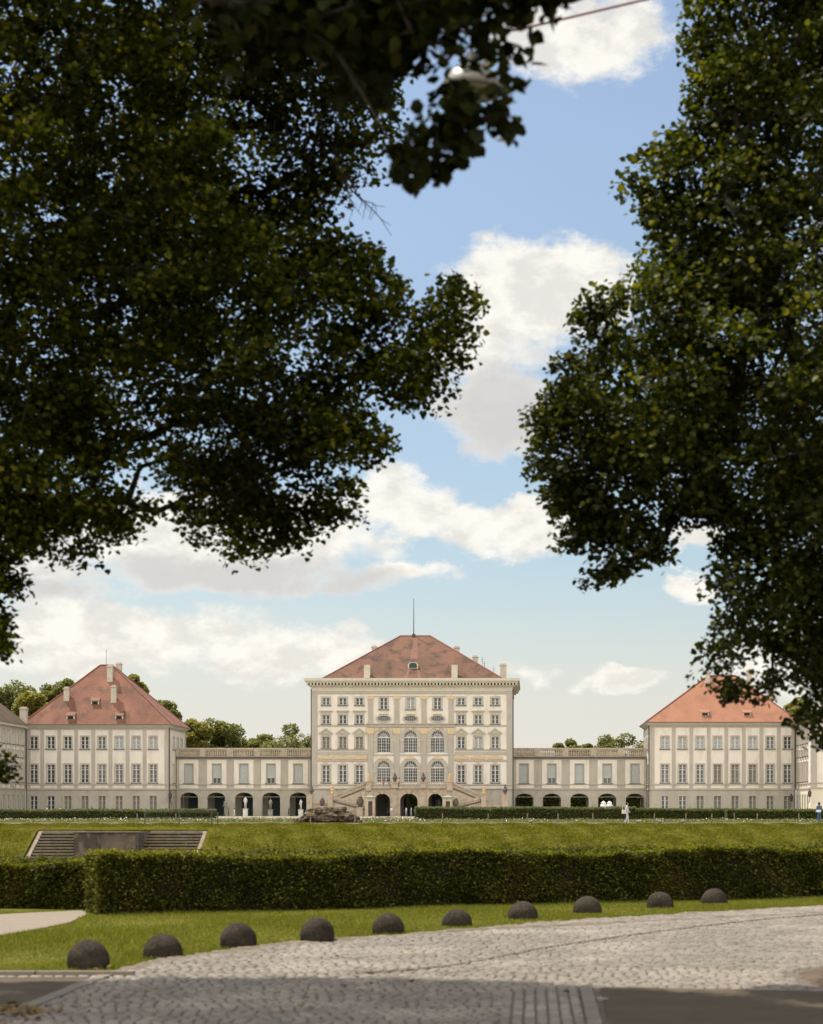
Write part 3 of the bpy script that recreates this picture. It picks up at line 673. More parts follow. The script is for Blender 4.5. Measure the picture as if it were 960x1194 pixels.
# ------------------------------------------------------------------ stone balls
BALLS = [(103, 49, 1096, 1131), (190, 46, 1089, 1119), (278, 43, 1076, 1107), (370, 40, 1070, 1101), (453, 38, 1065, 1091), (533, 36, 1060, 1081),
         (610, 36, 1051, 1073), (685, 34, 1045, 1066), (770, 32, 1040, 1060), (833, 31, 1036, 1055)]
ball_lab = ['darkest and nearest stone ball, at the left end of the row beside the asphalt', 'second stone ball from the left end of the row, on the shaded lawn edge',
            'third stone ball from the left, tall and round at the bend of the road edge', 'fourth stone ball from the left end of the row along the cobbles',
            'fifth stone ball from the left, with a vertical seam of damp in its middle', 'sixth stone ball from the left, sunk low in the grass below the palace door',
            'seventh stone ball from the left, fourth from the right end', 'third stone ball from the right end of the row, in sunlit grass',
            'second stone ball from the right end of the row, close below the hedge', 'farthest and smallest stone ball at the right end of the row']
for i, (px, wd_, yt, yb) in enumerate(BALLS):
    D = GD(yb - 1); r = wd_ * D / F / 2; top = PZ(yt, D)
    b = B(); nu, nv = 32, 18; vs = []
    for j in range(nv + 1):
        t = PI * j / nv
        for k in range(nu):
            a = 2 * PI * k / nu; rr = r * (1 + .010 * math.sin(3 * a + i) * math.sin(t * 2) + .006 * math.sin(7 * a + 2 * i + 5 * t)) + rnd.gauss(0, .0012)
            vs.append((rr * math.sin(t) * math.cos(a), rr * math.sin(t) * math.sin(a), -rr * math.cos(t)))
    b.add(vs, [(j * nu + k, j * nu + (k + 1) % nu, (j + 1) * nu + (k + 1) % nu, (j + 1) * nu + k) for j in range(nv) for k in range(nu)])
    tag(ob('stone_ball', b, M['ball'], loc=(PX(px, D), D, top - r), smooth=True, rz=i * 1.3), ball_lab[i], 'stone ball', 'stone balls along the road edge')

# ------------------------------------------------------------------ hedges
def box_surface(n, Lx, Ly, Lz, cut=0.0):          # points on front, back, top, ends of a box, some depth
    A = np.array([Lx * Lz, Lx * Lz * .35, Lx * Ly, Ly * Lz, Ly * Lz]); k = rng.choice(5, n, p=A / A.sum())
    u, v, d = rng.uniform(0, 1, n), rng.uniform(0, 1, n), np.abs(rng.normal(0, .06, n))
    x = np.where(k <= 2, u * Lx, np.where(k == 3, d, Lx - d)); y = np.where(k == 0, d, np.where(k == 1, Ly - d, np.where(k == 2, v * Ly, u * Ly)))
    z = np.where(k == 2, Lz - d, v * Lz); return np.stack([x, y, z], 1), k
def hedge(name, label, p0, p1, thick, z0, hgt, n, size, m, core=.12, wav=.05, shoots=0, kx=1.0, holes=()):
    p0, p1 = Vector(p0), Vector(p1); L_ = (p1 - p0).length; a = math.atan2(p1.y - p0.y, p1.x - p0.x)
    root = thing(name, label, 'hedge', (p0.x, p0.y, z0), a)
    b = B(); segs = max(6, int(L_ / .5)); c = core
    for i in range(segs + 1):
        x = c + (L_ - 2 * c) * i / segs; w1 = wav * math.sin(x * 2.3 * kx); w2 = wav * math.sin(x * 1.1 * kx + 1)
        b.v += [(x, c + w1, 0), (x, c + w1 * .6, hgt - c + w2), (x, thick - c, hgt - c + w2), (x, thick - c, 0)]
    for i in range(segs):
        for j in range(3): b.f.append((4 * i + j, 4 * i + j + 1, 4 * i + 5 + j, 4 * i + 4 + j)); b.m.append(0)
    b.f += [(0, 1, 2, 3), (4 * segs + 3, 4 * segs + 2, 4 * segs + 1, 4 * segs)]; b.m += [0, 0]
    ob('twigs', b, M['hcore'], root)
    P, k = box_surface(n, L_, thick, hgt); x = P[:, 0]
    f = np.clip(P[:, 2] / hgt, 0, 1)
    P[:, 1] += wav * np.sin(x * 2.3 * kx) + wav * .8 * np.sin(x * 5.1 * kx + P[:, 2] * 4) * (k == 0) + rng.normal(0, size * .5, n)
    P[:, 2] += (wav * np.sin(x * 1.1 * kx + 1) + wav * .5 * np.sin(x * 6 * kx)) * f + rng.normal(0, size * .35, n) * f
    dn = np.sin(x * 3.1 * kx + P[:, 2] * 5) + np.sin(x * 7.7 * kx - P[:, 2] * 9) + 1.3 * np.sin(x * 1.7 * kx + 2 * np.sin(P[:, 2] * 3)) + rng.normal(0, .8, n); P = P[(dn > -1.3) | (k == 2) | (rng.uniform(0, 1, n) < .45)]
    P = P[P[:, 2] > .01]
    if shoots:
        S = []
        for _ in range(shoots):
            sx, sy = rnd.uniform(0, L_), rnd.uniform(.05, thick - .05); h = rnd.uniform(.02, .15) * (hgt ** .5)
            if rnd.random() < .15: h *= 1.7
            for q in range(6): S.append((sx + rnd.gauss(0, size * .5), sy + rnd.gauss(0, size * .5), hgt + h * q / 6 + .01))
        P = np.concatenate([P, np.array(S)])
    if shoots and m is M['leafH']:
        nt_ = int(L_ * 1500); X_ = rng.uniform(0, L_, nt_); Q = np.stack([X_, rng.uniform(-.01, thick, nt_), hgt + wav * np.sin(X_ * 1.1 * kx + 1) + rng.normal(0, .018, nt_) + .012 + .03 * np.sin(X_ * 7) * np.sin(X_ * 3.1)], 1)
        leaves('lit_top_leaves', Q, size * .9, M['leafHlit'], root, up=.5)  # paler leaf layer paints the sunlit top of the hedge
    leaves('foliage', P, size, m, root, up=.15, bias=np.array([0, -.45, .5]))
    return root
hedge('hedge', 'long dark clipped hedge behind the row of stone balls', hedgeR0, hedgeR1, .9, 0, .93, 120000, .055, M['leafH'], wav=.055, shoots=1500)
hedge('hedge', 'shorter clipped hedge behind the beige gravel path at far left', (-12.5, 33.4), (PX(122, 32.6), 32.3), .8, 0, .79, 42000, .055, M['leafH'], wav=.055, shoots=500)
# taller shoots at the near end and in the middle of the long hedge
for cx_, nsh, hh in ((135, 26, .13), (190, 20, .10), (600, 10, .20), (715, 7, .16), (560, 6, .1)):
    S = []; par = None
    for _ in range(nsh):
        d = hedge_line_d(PX(cx_, 32)) + rnd.uniform(.1, .7); x = PX(cx_ + rnd.gauss(0, 18), d); h = rnd.uniform(.4, 1) * hh
        for q in range(14): S.append((x + rnd.gauss(0, .02), d + rnd.gauss(0, .02), .90 + h * q / 14))
    root = [o for o in bpy.data.objects if o.name == 'hedge'][0]
    V_, i_, c_ = leaf_arrays(np.array(S), .05, up=.1); o = link('shoots', np_mesh('shoots', V_, i_, c_, M['blade']), None); o['kind'] = 'stuff'
    o.parent = root; o.matrix_parent_inverse = (Matrix.Translation(root.location) @ root.rotation_euler.to_matrix().to_4x4()).inverted()
far = [('low clipped hedge on the forecourt before the left pavilion', -30, 247, 944.5, 958.0), ('bright-topped clipped hedge starting at the palace door and running right', 484, 741, 942.0, 957.5),
       ('clipped hedge before the right pavilion, left of the overlap', 741, 851, 944.0, 957.0), ('darker clipped hedge at far right before the wing', 848, 1010, 944.5, 957.0)]
for i, (lb, a0, a1, yt, yb) in enumerate(far):
    D = 200 - (i == 3) * 2.5
    hedge('hedge', lb, (PX(a0, D), D), (PX(a1, D), D), 3.0, TZ, PZ(yt, D) - TZ, 26000, .13, M['leafFH'], core=.15, wav=.04, shoots=200, kx=.5)

# flower beds, low planting on the terrace
def bed(name, label, px0, px1, d0, d1, n, hmax, bloom=0):
    D = (d0 + d1) / 2
    P = np.stack([rng.uniform(PX(px0, D), PX(px1, D), n), rng.uniform(d0, d1, n), np.zeros(n)], 1)
    hh = hmax * (.55 + .45 * np.sin(P[:, 0] * 1.3 + P[:, 1]) * np.sin(P[:, 0] * .47 + 2)); P[:, 2] = TZ + rng.uniform(0, 1, n) * np.maximum(hh, .05)
    V, idx, cnt = leaf_arrays(P, .13, up=.2); mi = np.zeros(len(cnt), int)
    if bloom:
        k = rng.choice(n, bloom, replace=False); Q = P[k].copy(); Q[:, 2] = TZ + np.maximum(hh[k], .1) * rng.uniform(.8, 1.25, bloom)
        V2, i2, c2 = leaf_arrays(Q, .12, up=.6); idx = np.concatenate([idx, i2 + len(V)]); V = np.concatenate([V, V2]); cnt = np.concatenate([cnt, c2]); mi = np.concatenate([mi, np.ones(len(c2), int)])
    tag(link(name, np_mesh(name, V, idx, cnt, [M['bedleaf'], M['bloom']], mi)), label, 'flowers', kind='stuff')
bed('flower_bed', 'flower border with white blooms in front of the left far hedge', -20, 250, 172, 192, 14000, .34, 500)
bed('flower_bed', 'flower border with white blooms before the arcade and the palace door', 250, 485, 172, 200, 16000, .40, 500)
bed('flower_bed', 'low flower border along the right far hedge', 485, 1000, 172, 194, 20000, .30, 350)
bp_ = B(); bp_.quadsheet([(PX(-60, 180), 160), (PX(1020, 180), 160), (PX(1020, 180), 171), (PX(-60, 180), 171)], TZ + .01); tag(ob('bed_soil', bp_, M['soil']), kind='structure')
# small pale boulders by the path
for i, (px, lb) in enumerate([(619, 'pale round stone by the terrace path below the second right arch'), (744, 'pale round stone by the path right of the walking person'), (770, 'small pale stone by the path under the right pavilion corner'), (796, 'pale stone beside a stake below the right pavilion')]):
    b = B(); b.lathe([(.02, 0), (.14, .04), (.2, .12), (.15, .22), (.04, .27)], n=10); o = ob('boulder', b, M['kerb'], loc=(PX(px, 158), 158, TZ), smooth=True)
    tag(o, lb, 'stone')
# wooden stakes
stakes = [362, 414, 516, 569, 614, 651, 691, 763, 800, 830, 857, 883, 932, 205, 160]
slab = ['beside the rockery at left', 'at the right end of the rockery', 'below the palace door', 'below the right palace stair', 'leaning, below the first right arch', 'below the second right arch', 'below the third right arch',
        'right of the walking person', 'below the left windows of the right pavilion', 'below the middle of the right pavilion', 'where the far hedges overlap', 'right of the hedge overlap', 'left of the person in blue', 'beside the metal railing on the stair head', 'in the left flower border']
for px, lb in zip(stakes, slab):
    b = B(); b.lathe([(.05, -.1), (.05, .75), (.045, .80), (.02, .84)], n=8)
    b.box(-.065, .065, -.065, .065, .62, .66)
    o = ob('wooden_stake', b, M['wood'], loc=(PX(px, 160), 160, TZ)); o.rotation_euler = (rnd.gauss(0, .04), .14 if px == 614 else rnd.gauss(0, .03), 0)
    tag(o, 'thin wooden stake ' + lb, 'stake', 'wooden stakes along the terrace beds')

# ------------------------------------------------------------------ staircase to the basin, railing
root = thing('stone_staircase', 'wide old stone staircase cut into the grassy bank at left', 'staircase', (0, 0, 0))
def flight(x0, x1):
    b = B(); n = 11
    for i in range(n):
        z1 = -.02 - i * .225; d1 = 147.6 - i * .44; j_ = rnd.uniform(-.012, .012)
        b.box(x0, x1, d1 - .46, d1 + (.3 if i else 0), z1 - .12 + j_, z1 + j_); b.box(x0 + .01, x1 - .01, d1 - .26, d1, z1 - .235, z1 - .12 + j_ - .001, 1)  # darker stone in the recess paints the shade under each nosing
    o = ob('flight', b, [M['steps'], M['oldwall_and_shade']], root); return o
flight(SX0 + .35, -34.8); flight(-29.9, SX1 - .35)
for x in (SX0, SX1 - .35):
    b = B(); b.add([(x, 147.7, .10), (x + .35, 147.7, .10), (x + .35, 142.6, -2.42), (x, 142.6, -2.42), (x, 147.7, -1.0), (x + .35, 147.7, -1.0), (x + .35, 142.6, -3.3), (x, 142.6, -3.3)],
                   [(0, 1, 2, 3), (0, 3, 7, 4), (1, 5, 6, 2), (2, 6, 7, 3), (0, 4, 5, 1)]); ob('stringer', b, M['stepside'], root)
b = B(); b.box(-34.8, -29.9, 143.4, 147.7, -3.2, .02); wl = ob('retaining_wall', b, M['oldwall_and_shade'], root)
b = B(); b.box(-32.7, -30.1, 143.33, 143.4, -2.6, -.22); ob('panel', b, M['oldpanel'], wl)
for bx in ((-34.9, -29.8, 143.25, 143.75, .02, .10), (-38.6, -34.9, 147.62, 148.0, -.1, .10), (-29.8, -25.35, 147.62, 148.0, -.1, .10)): b = B(); b.box(*bx); ob('coping', b, M['stepside'], root)
b = B(); b.box(-38.3, -25.6, 147.9, 148.6, -.6, .16); ob('landing', b, M['steps'], root)
rt = thing('metal_railing', 'grey metal railing standing above the stone staircase', 'railing', (0, 150.0, TZ - .05))
xr = [PX(p, 150) for p in (169, 209, 247)]
for x in xr: b = B(); b.lathe([(.05, -.2), (.05, 1.05), (.03, 1.08)], cx=x, n=8); ob('post', b, M['rail'], rt)
b = B()
for z in (.98, .55): b.box(xr[0], xr[-1], -.03, .03, z, z + .06)
ob('rail', b, M['rail'], rt)
b = B(); b.lathe([(.05, -.2), (.05, 1.0), (.02, 1.03)], n=8); tag(ob('metal_post', b, M['rail'], loc=(PX(254, 149.5), 149.5, TZ - .1)), 'single grey metal post just right of the railing', 'post')

# rockery
root = thing('rock_mound', 'dark mossy rock mound on the forecourt before the left stair', 'rocks', (PX(378, 166), 166, TZ))
import mathutils
for (px, y0, y1, wpx, dd) in [(372, 943, 958, 34, 1.6), (392, 941.5, 957, 30, 1.8), (404, 947, 959, 22, 1.4), (385, 948, 961, 40, 1.0), (356, 951, 961, 20, 1.0), (367, 950, 960.5, 22, .8), (413, 952, 961, 14, .8), (347, 954.5, 961, 14, .7), (398, 952, 961.5, 20, .6), (377, 942, 949, 18, 1.5)]:
    D = 166 - (y1 - 957) * .3; cx_ = PX(px, D) - root.location.x; r = wpx * D / F / 2; z0 = PZ(y1, D) - TZ; z1 = PZ(y0, D) - TZ; hh = (z1 - z0) / 2
    b = B(); vs = []; nu, nv = 18, 11; ph = rnd.uniform(0, 9)
    for j in range(nv + 1):
        t = PI * j / nv
        for k in range(nu):
            a = 2 * PI * k / nu; q = Vector((math.sin(t) * math.cos(a), math.sin(t) * math.sin(a), -math.cos(t)))
            f = 1 + .55 * mathutils.noise.noise(q * 1.6 + Vector((ph, 0, 0))) + .25 * mathutils.noise.noise(q * 4 + Vector((0, ph, 0)))
            vs.append((cx_ + q.x * r * f, q.y * r * f * .8 + dd * 0, max(-.1, z0 + hh + q.z * hh * f)))
    b.add(vs, [(j * nu + k, j * nu + (k + 1) % nu, (j + 1) * nu + (k + 1) % nu, (j + 1) * nu + k) for j in range(nv) for k in range(nu)])
    ob('rock', b, M['rock'], root)

# ------------------------------------------------------------------ palace, central block
S0 = F / 344.0
def band(b, x0, x1, z0, z1, d, y=0.0, mi=0): b.box(x0, x1, y - d, y + .02, z0, z1, mi)
def face_trim(fn):  # returns a B whose boxes are defined on a face plane via T
    return None
class FB(B):                                   # boxes on a face: s (along), n (outwards), z, mapped by T(s, inward, z)
    def __init__(s, T): super().__init__(); s.T = T
    def fb(s, s0, s1, z0, z1, d, mi=0, back=.02):
        c = [(a, n, z) for z in (z0, z1) for n in (-d, back) for a in (s0, s1)]
        s.add([s.T(*p) for p in c], [(0, 1, 3, 2), (4, 6, 7, 5), (0, 4, 5, 1), (2, 3, 7, 6), (0, 2, 6, 4), (1, 5, 7, 3)], mi)
cX = (480.8 - VX) / F * 344
def cx(p): return (p - 480.8) / S0
def cz(y): return (952.0 - y) / S0
C = thing('palace_main_block', 'tall central palace block with nine bays, brown hipped roof and double stair', 'palace', (cX, 344, TZ))
HW, DP = cx(597.6), 25.0
zE = cz(806.0)                                   # top of the wall field (under the frieze)
lw = [380.3, 399.9, 419.2]; rw = [538.0, 557.8, 577.6]; mid = [447.6, 478.9, 510.3]
holes, wins = [], []
def W(px, y0, y1, wpx, kind='rect', **k):
    w_, z0, z1 = wpx / S0, cz(y1), cz(y0); x = cx(px)
    holes.append({'rect': rect, 'arch': arch, 'oval': oval}[kind](x, w_, z0, z1)); wins.append((x, z0, w_, z1 - z0, kind, k))
for i, px in enumerate(lw + rw):
    W(px, 814.0, 822.2, 8.2, look='dark'); W(px, 833.8, 844.4, 8.2, look='dark', top='hood')
    W(px, 859.2, 872.8, 8.4, look='blind' if i < 3 else ('pale' if i == 4 else 'dark'), top='pediment')
    W(px, 892.6, 912.6, 8.4, look='dark')
for px in mid:
    W(px, 813.6, 827.2, 8.4, look='pale' if px == 478.9 else 'dark'); W(px, 834.6, 841.8, 15.2, 'oval', look='dark', sill=False)
    W(px, 851.8, 877.6, 16.2, 'arch', look='dark', sill=False); W(px, 887.2, 913.0, 16.2, 'arch', look='dark', sill=False)
GF = cz(919.5)
low = [arch(cx(p), w_ / S0, .02, cz(y)) for p, w_, y in ((449.5, 17, 926), (480.2, 18, 924.5), (510.5, 15, 926))]
b = B(); wall(b, -HW, HW, GF, zE + .1, holes, .36)
b.add([(-HW, 0, GF), (-HW, DP, GF), (-HW, DP, zE + .1), (-HW, 0, zE + .1)], [(0, 1, 2, 3)]); b.add([(HW, 0, GF), (HW, DP, GF), (HW, DP, zE + .1), (HW, 0, zE + .1)], [(0, 1, 2, 3)])
b.add([(-HW, DP, GF), (HW, DP, GF), (HW, DP, zE + .1), (-HW, DP, zE + .1)], [(0, 1, 2, 3)])
ob('wall', b, M['cream2'], C)
gw = [(p, 928, 942, 7.5) for p in ()]
b = B(); wall(b, -HW, HW, 0, GF, low, .6, mi=0)
b.add([(-HW, 0, 0), (-HW, DP, 0), (-HW, DP, GF), (-HW, 0, GF)], [(0, 1, 2, 3)]); b.add([(HW, 0, 0), (HW, DP, 0), (HW, DP, GF), (HW, 0, GF)], [(0, 1, 2, 3)])
b.add([(-HW, DP, 0), (cx(470), DP, 0), (cx(470), DP, GF), (-HW, DP, GF)], [(0, 1, 2, 3)]); b.add([(cx(490), DP, 0), (HW, DP, 0), (HW, DP, GF), (cx(490), DP, GF)], [(0, 1, 2, 3)])
b.box(cx(436), cx(524), .7, DP, GF - .3, GF - .05)
for x in (cx(464.5), cx(497)): b.box(x - .2, x + .2, .62, DP - .1, 0, GF - .31)
ob('ground_floor', b, M['base'], C)
for q0, q1 in ((440, 462), (500, 521)): b = B(); b.box(cx(q0), cx(q1), 4.0, 4.1, 0, GF - .32); ob('passage_wall', b, M['grey'], C)
for x, z0, w_, h_, kind, k in wins: put_window(C, x, 0, z0, w_, h_, kind, t=.3 if kind == 'rect' else (.62 if kind == 'arch' else .3), **k)
for px in (451, 509): put_window(C, cx(px), 3.7, 1.2, 1.2, 1.9, look='dark')
# grey trim
t = FB(T_front())
for a, c in ((363.8, 370.2), (591.2, 597.6)): t.fb(cx(a), cx(c), GF, zE, .12)
for p in (432.3, 462.9, 494.6, 526.2): t.fb(cx(p) - .45, cx(p) + .45, cz(843.6), cz(815.6), .16); t.fb(cx(p) - .5, cx(p) + .5, GF, cz(856), .18)
for a, c in ((370.3, 427.9), (531.0, 591.1)):
    t.fb(cx(a), cx(c), cz(847.0), cz(845.4), .14); t.fb(cx(a), cx(c), cz(875.2), cz(873.6), .16); t.fb(cx(a), cx(c), cz(880.6), cz(876.6), .09)
    t.fb(cx(a) + .02, cx(c) - .02, cz(887.6), cz(886.0), .2)
for a, c in ((427.95, 530.95),): t.fb(cx(a), cx(c), cz(848.0), cz(843.7), .30); t.fb(cx(a) - .1, cx(c) + .1, cz(844.8), cz(843.6), .48); t.fb(cx(a), cx(c), cz(881.5), cz(879.6), .06)
t.fb(-HW + .01, HW - .01, cz(915.8), cz(914.4), .22)
t.fb(-HW + .01, HW - .01, cz(809.2), cz(806.3), .13)
for p in mid: t.fb(cx(p) - 1.6, cx(p) + 1.6, cz(812.4), cz(811.6), .1)
ob('pilasters', t, M['grey'], C)
t = FB(T_front()); t.fb(-HW + .01, HW - .01, cz(920.4), cz(918.8), .2); ob('plinth_band', t, M['surround'], C)
# ochre stucco
def orn(t): ob('stucco_ornament', t, M['gold'], C)
for p in (432.3, 462.9, 494.6, 526.2):
    x = cx(p)
    t = B(); t.prism([(x - .5, cz(815.6)), (x + .5, cz(815.6)), (x + .7, cz(811.4)), (x - .7, cz(811.4))], -.26, .02); orn(t)
    t = B(); t.prism([(x - .55, cz(856)), (x + .55, cz(856)), (x + .8, cz(849)), (x - .8, cz(849))], -.27, .02); orn(t)
for p in lw + rw:
    x = cx(p); t = B()
    for k in range(9):
        q = (k - 4) / 4; t.box(x + q * 1.25 - .17, x + q * 1.25 + .17, -.16 - .05 * (k % 2), .01, cz(885.8) + .12 * (k % 2), cz(881.3) - .2 * abs(q) + .05 * (k % 3))
    orn(t)
    t = B(); t.prism([(x - .5, cz(888)), (x, cz(890.5)), (x + .5, cz(888))], -.14, .02); orn(t)
for p in mid:
    x = cx(p)
    t = B(); t.prism([(x - .9, cz(884.6)), (x - .4, cz(885.6)), (x + .4, cz(885.6)), (x + .9, cz(884.6)), (x + .4, cz(882)), (x - .4, cz(882))], -.22, .02); orn(t)
    t = B(); t.box(x - .8, x + .8, -.2, .01, cz(833.2), cz(832.2)); orn(t); t = B(); t.box(x - .3, x + .3, -.24, .01, cz(851.2), cz(848.8)); orn(t)
    for s_ in (-1, 1):
        for yy in (863.5, 899.5): t = B(); t.box(x + s_ * 1.63 - .28, x + s_ * 1.63 + .28, -.17, .01, cz(yy + .7), cz(yy - .7)); orn(t)

# cornice with dentils
b = B(); e0, e1 = cz(800.6), cz(791.3)
b.box(-HW - .12, HW + .12, -.12, DP + .12, cz(806.2), e0)
b.box(-HW - .5, HW + .5, -.5, DP + .5, e0 + .002, e0 + .25)
for i in range(64):
    x = -HW - .75 + (2 * HW + 1.5) * i / 63; b.box(x - .16, x + .16, -.95, -.49, e0 + .26, e0 + .62)
for i in range(42):
    y = -.4 + (DP + .8) * i / 41
    for s_ in (-1, 1): b.box(s_ * (HW + .72) - .22, s_ * (HW + .72) + .22, y - .16, y + .16, e0 + .26, e0 + .62)
b.box(-HW - 1.05, HW + 1.05, -1.05, DP + 1.05, e0 + .63, e0 + .95); b.box(-HW - 1.3, HW + 1.3, -1.3, DP + 1.3, e0 + .952, e1)
ob('cornice', b, M['trim'], C)
rz0, rz1 = cz(791.3) + .02, PZ(741.5, 356.5) - TZ
RX = 16.6; rv = [(-RX, .9, rz0), (RX, .9, rz0), (RX, DP - .9, rz0), (-RX, DP - .9, rz0), (-3.0, 12.5, rz1), (2.6, 12.5, rz1)]
b = B(); hip_roof(b, -RX, RX, .9, DP - .9, rz0, -3.0, 2.6, 12.5, rz1); roof = ob('roof', b, M['roof_c'], C); ridge_tubes(C, rv)
slope = (rz1 - rz0) / 11.6
def roofz(y): return rz0 + (y - .9) * slope
for px, yy in ((428.3, 1.2), (530.3, 1.2)):
    D_ = 344 + 1.6; b_x = PX(px, D_) - cX; chimney(roof, b_x, 1.6, rz0, PZ(775.5, D_) - TZ, 1.1, 1.0, False)
for px, y0, d_ in ((436.8, 753, 20), (532.8, 753.5, 20), (554.5, 764.5, 19), (587, 774, 17)):
    D_ = 344 + d_; chimney(roof, PX(px, D_) - cX, d_, rz0 + .1, PZ(y0, D_) - TZ - .4, 1.0 if px != 587 else 1.2, 1.0)
b = B(); xp = PX(482.6, 356.5) - cX; b.tube([(xp, 12.5, rz1 - .1), (xp, 12.5, PZ(697.5, 356.5) - TZ)], [.11, .045], 6); b.box(xp - .3, xp + .3, 12.2, 12.8, rz1 - .2, rz1 + .35); ob('flagpole', b, M['pipe'], roof)
for px, y0 in ((562.5, 766), (565, 771), (576, 777)):
    D_ = 344 + 16; b = B(); x = PX(px, D_) - cX; zt = PZ(y0, D_) - TZ; b.tube([(x, 16, rz0 + 1), (x, 16, zt)], .035, 5); b.box(x - .3, x + .3, 15.98, 16.02, zt - .5, zt - .46); b.box(x - .2, x + .2, 15.98, 16.02, zt - .9, zt - .86); ob('antenna', b, M['pipe'], roof)
b = B(); dx = cx(480.3); yz = 3.6; zz = roofz(yz)
b.prism([(dx - .95, zz), (dx + .95, zz), (dx + .95, zz + .8), (dx + .5, zz + 1.2), (dx - .5, zz + 1.2), (dx - .95, zz + .8)], yz, yz + 2.2)
b.prism([(dx - .7, zz + .1), (dx + .7, zz + .1), (dx + .7, zz + .75), (dx + .4, zz + 1.05), (dx - .4, zz + 1.05), (dx - .7, zz + .75)], yz - .04, yz - .002, 1)
ob('dormer', b, [M['chim'], M['tealdoor']], roof)
# re-laid tile strips around the dormer
for xa, xb, xc, xd, ya, yb in ((-1.5, -.9, -.9, -.5, .95, 3.4), (1.1, 1.7, .7, 1.1, .95, 3.4), (-.7, .7, -.25, .35, 6.0, 12.2)):
    b = B(); b.add([(dx + xa, ya, roofz(ya) + .03), (dx + xb, ya, roofz(ya) + .03), (dx + xd, yb, roofz(yb) + .03), (dx + xc, yb, roofz(yb) + .03)], [(0, 1, 2, 3)]); ob('relaid_tiles', b, M['roofpatch'], roof)
b = B(); b.tube([(HW + .14, -.1, 0), (HW + .14, -.1, cz(803))], .12, 6); b.tube([(-HW - .14, -.1, 0), (-HW - .14, -.1, cz(803))], .1, 6); ob('drainpipe', b, M['pipe'], C)
t = FB(T_front())
for p in lw + rw: t.fb(cx(p) - .9, cx(p) + .9, cz(879.0) + .3, cz(876.9), .11)
# porch and double stair in front of the block: local coordinates at D = 334
SP = F / 334.0
def qx(p): return (p - VX) * 334 / F - cX
def qz(y): return (952.2 - y) / SP
PY = -10.0
b = B(); ph = [arch(qx(p), w_ / SP, .02, qz(y), rise=r) for p, w_, y, r in ((445.8, 18.2, 925.5, 1.25), (476.9, 20.4, 925.2, 1.35), (507.8, 16.6, 925.5, 1.25))]
wall(b, qx(427.5), qx(526.5), 0, qz(918.6), ph, 1.0, T=lambda s, n, z: (s, PY + n, z))
b.box(qx(427.5) - .0, qx(427.5) + .5, PY + .01, -.01, 0, qz(918.6) - .01); b.box(qx(526.5) - .5, qx(526.5), PY + .01, -.01, 0, qz(918.6) - .01)
porch = ob('porch', b, M['stone'], C)
b = B(); b.box(qx(425), qx(529), PY - .35, -.3, qz(919.6), qz(917.9)); ob('balcony_floor', b, M['stone'], C)
t = B()
for p in (431.5, 459.3, 492.8, 522): t.box(qx(p) - .55, qx(p) + .55, PY - .16, PY - .001, 0, qz(919.8))
for p, y in ((445.8, 925.5), (476.9, 925.2), (507.8, 925.5)): t.prism([(qx(p) - .2, qz(926)), (qx(p) + .2, qz(926)), (qx(p) + .3, qz(922)), (qx(p) - .3, qz(922))], PY - .22, PY - .001)
ob('porch_pilasters', t, M['stone'], C)
def balustrade(b, x0, x1, y, z0, h, sp=.34, r=.085, top=.12, wd=.28):
    b.box(x0, x1, y - wd / 2, y + wd / 2, z0, z0 + .12); b.box(x0, x1, y - wd / 2 - .03, y + wd / 2 + .03, z0 + h - top, z0 + h)
    n = max(1, int((x1 - x0) / sp))
    for i in range(n):
        x = x0 + (x1 - x0) * (i + .5) / n; b.lathe([(r * .6, 0), (r, (h - .24) * .35), (r * .5, (h - .24) * .7), (r * .75, h - .24)], x, y, z0 + .12, 6)
b = B()
for a, c in ((433, 457), (464.5, 490), (497.5, 520.5)): balustrade(b, qx(a), qx(c), PY - .05, qz(917.9), .95)
ob('balustrade', b, M['stone'], C)
def pedestal(px, y0, y1, wpx, yy, sc_=SP, m='stone'):
    b = B(); x = qx(px); h = (y1 - y0) / SP; w_ = wpx / SP / 2; z0 = qz(y1)
    b.box(x - w_, x + w_, yy - w_, yy + w_, z0, z0 + h - .2); b.box(x - w_ - .12, x + w_ + .12, yy - w_ - .12, yy + w_ + .12, z0 + h - .2, z0 + h)
    return ob('pedestal', b, M[m], C)
for px in (460.6, 493.8): pedestal(px, 912.2, 919, 7, PY - .05)
for px in (430.4, 524.4): pedestal(px, 911, 922, 6.4, PY - .05)
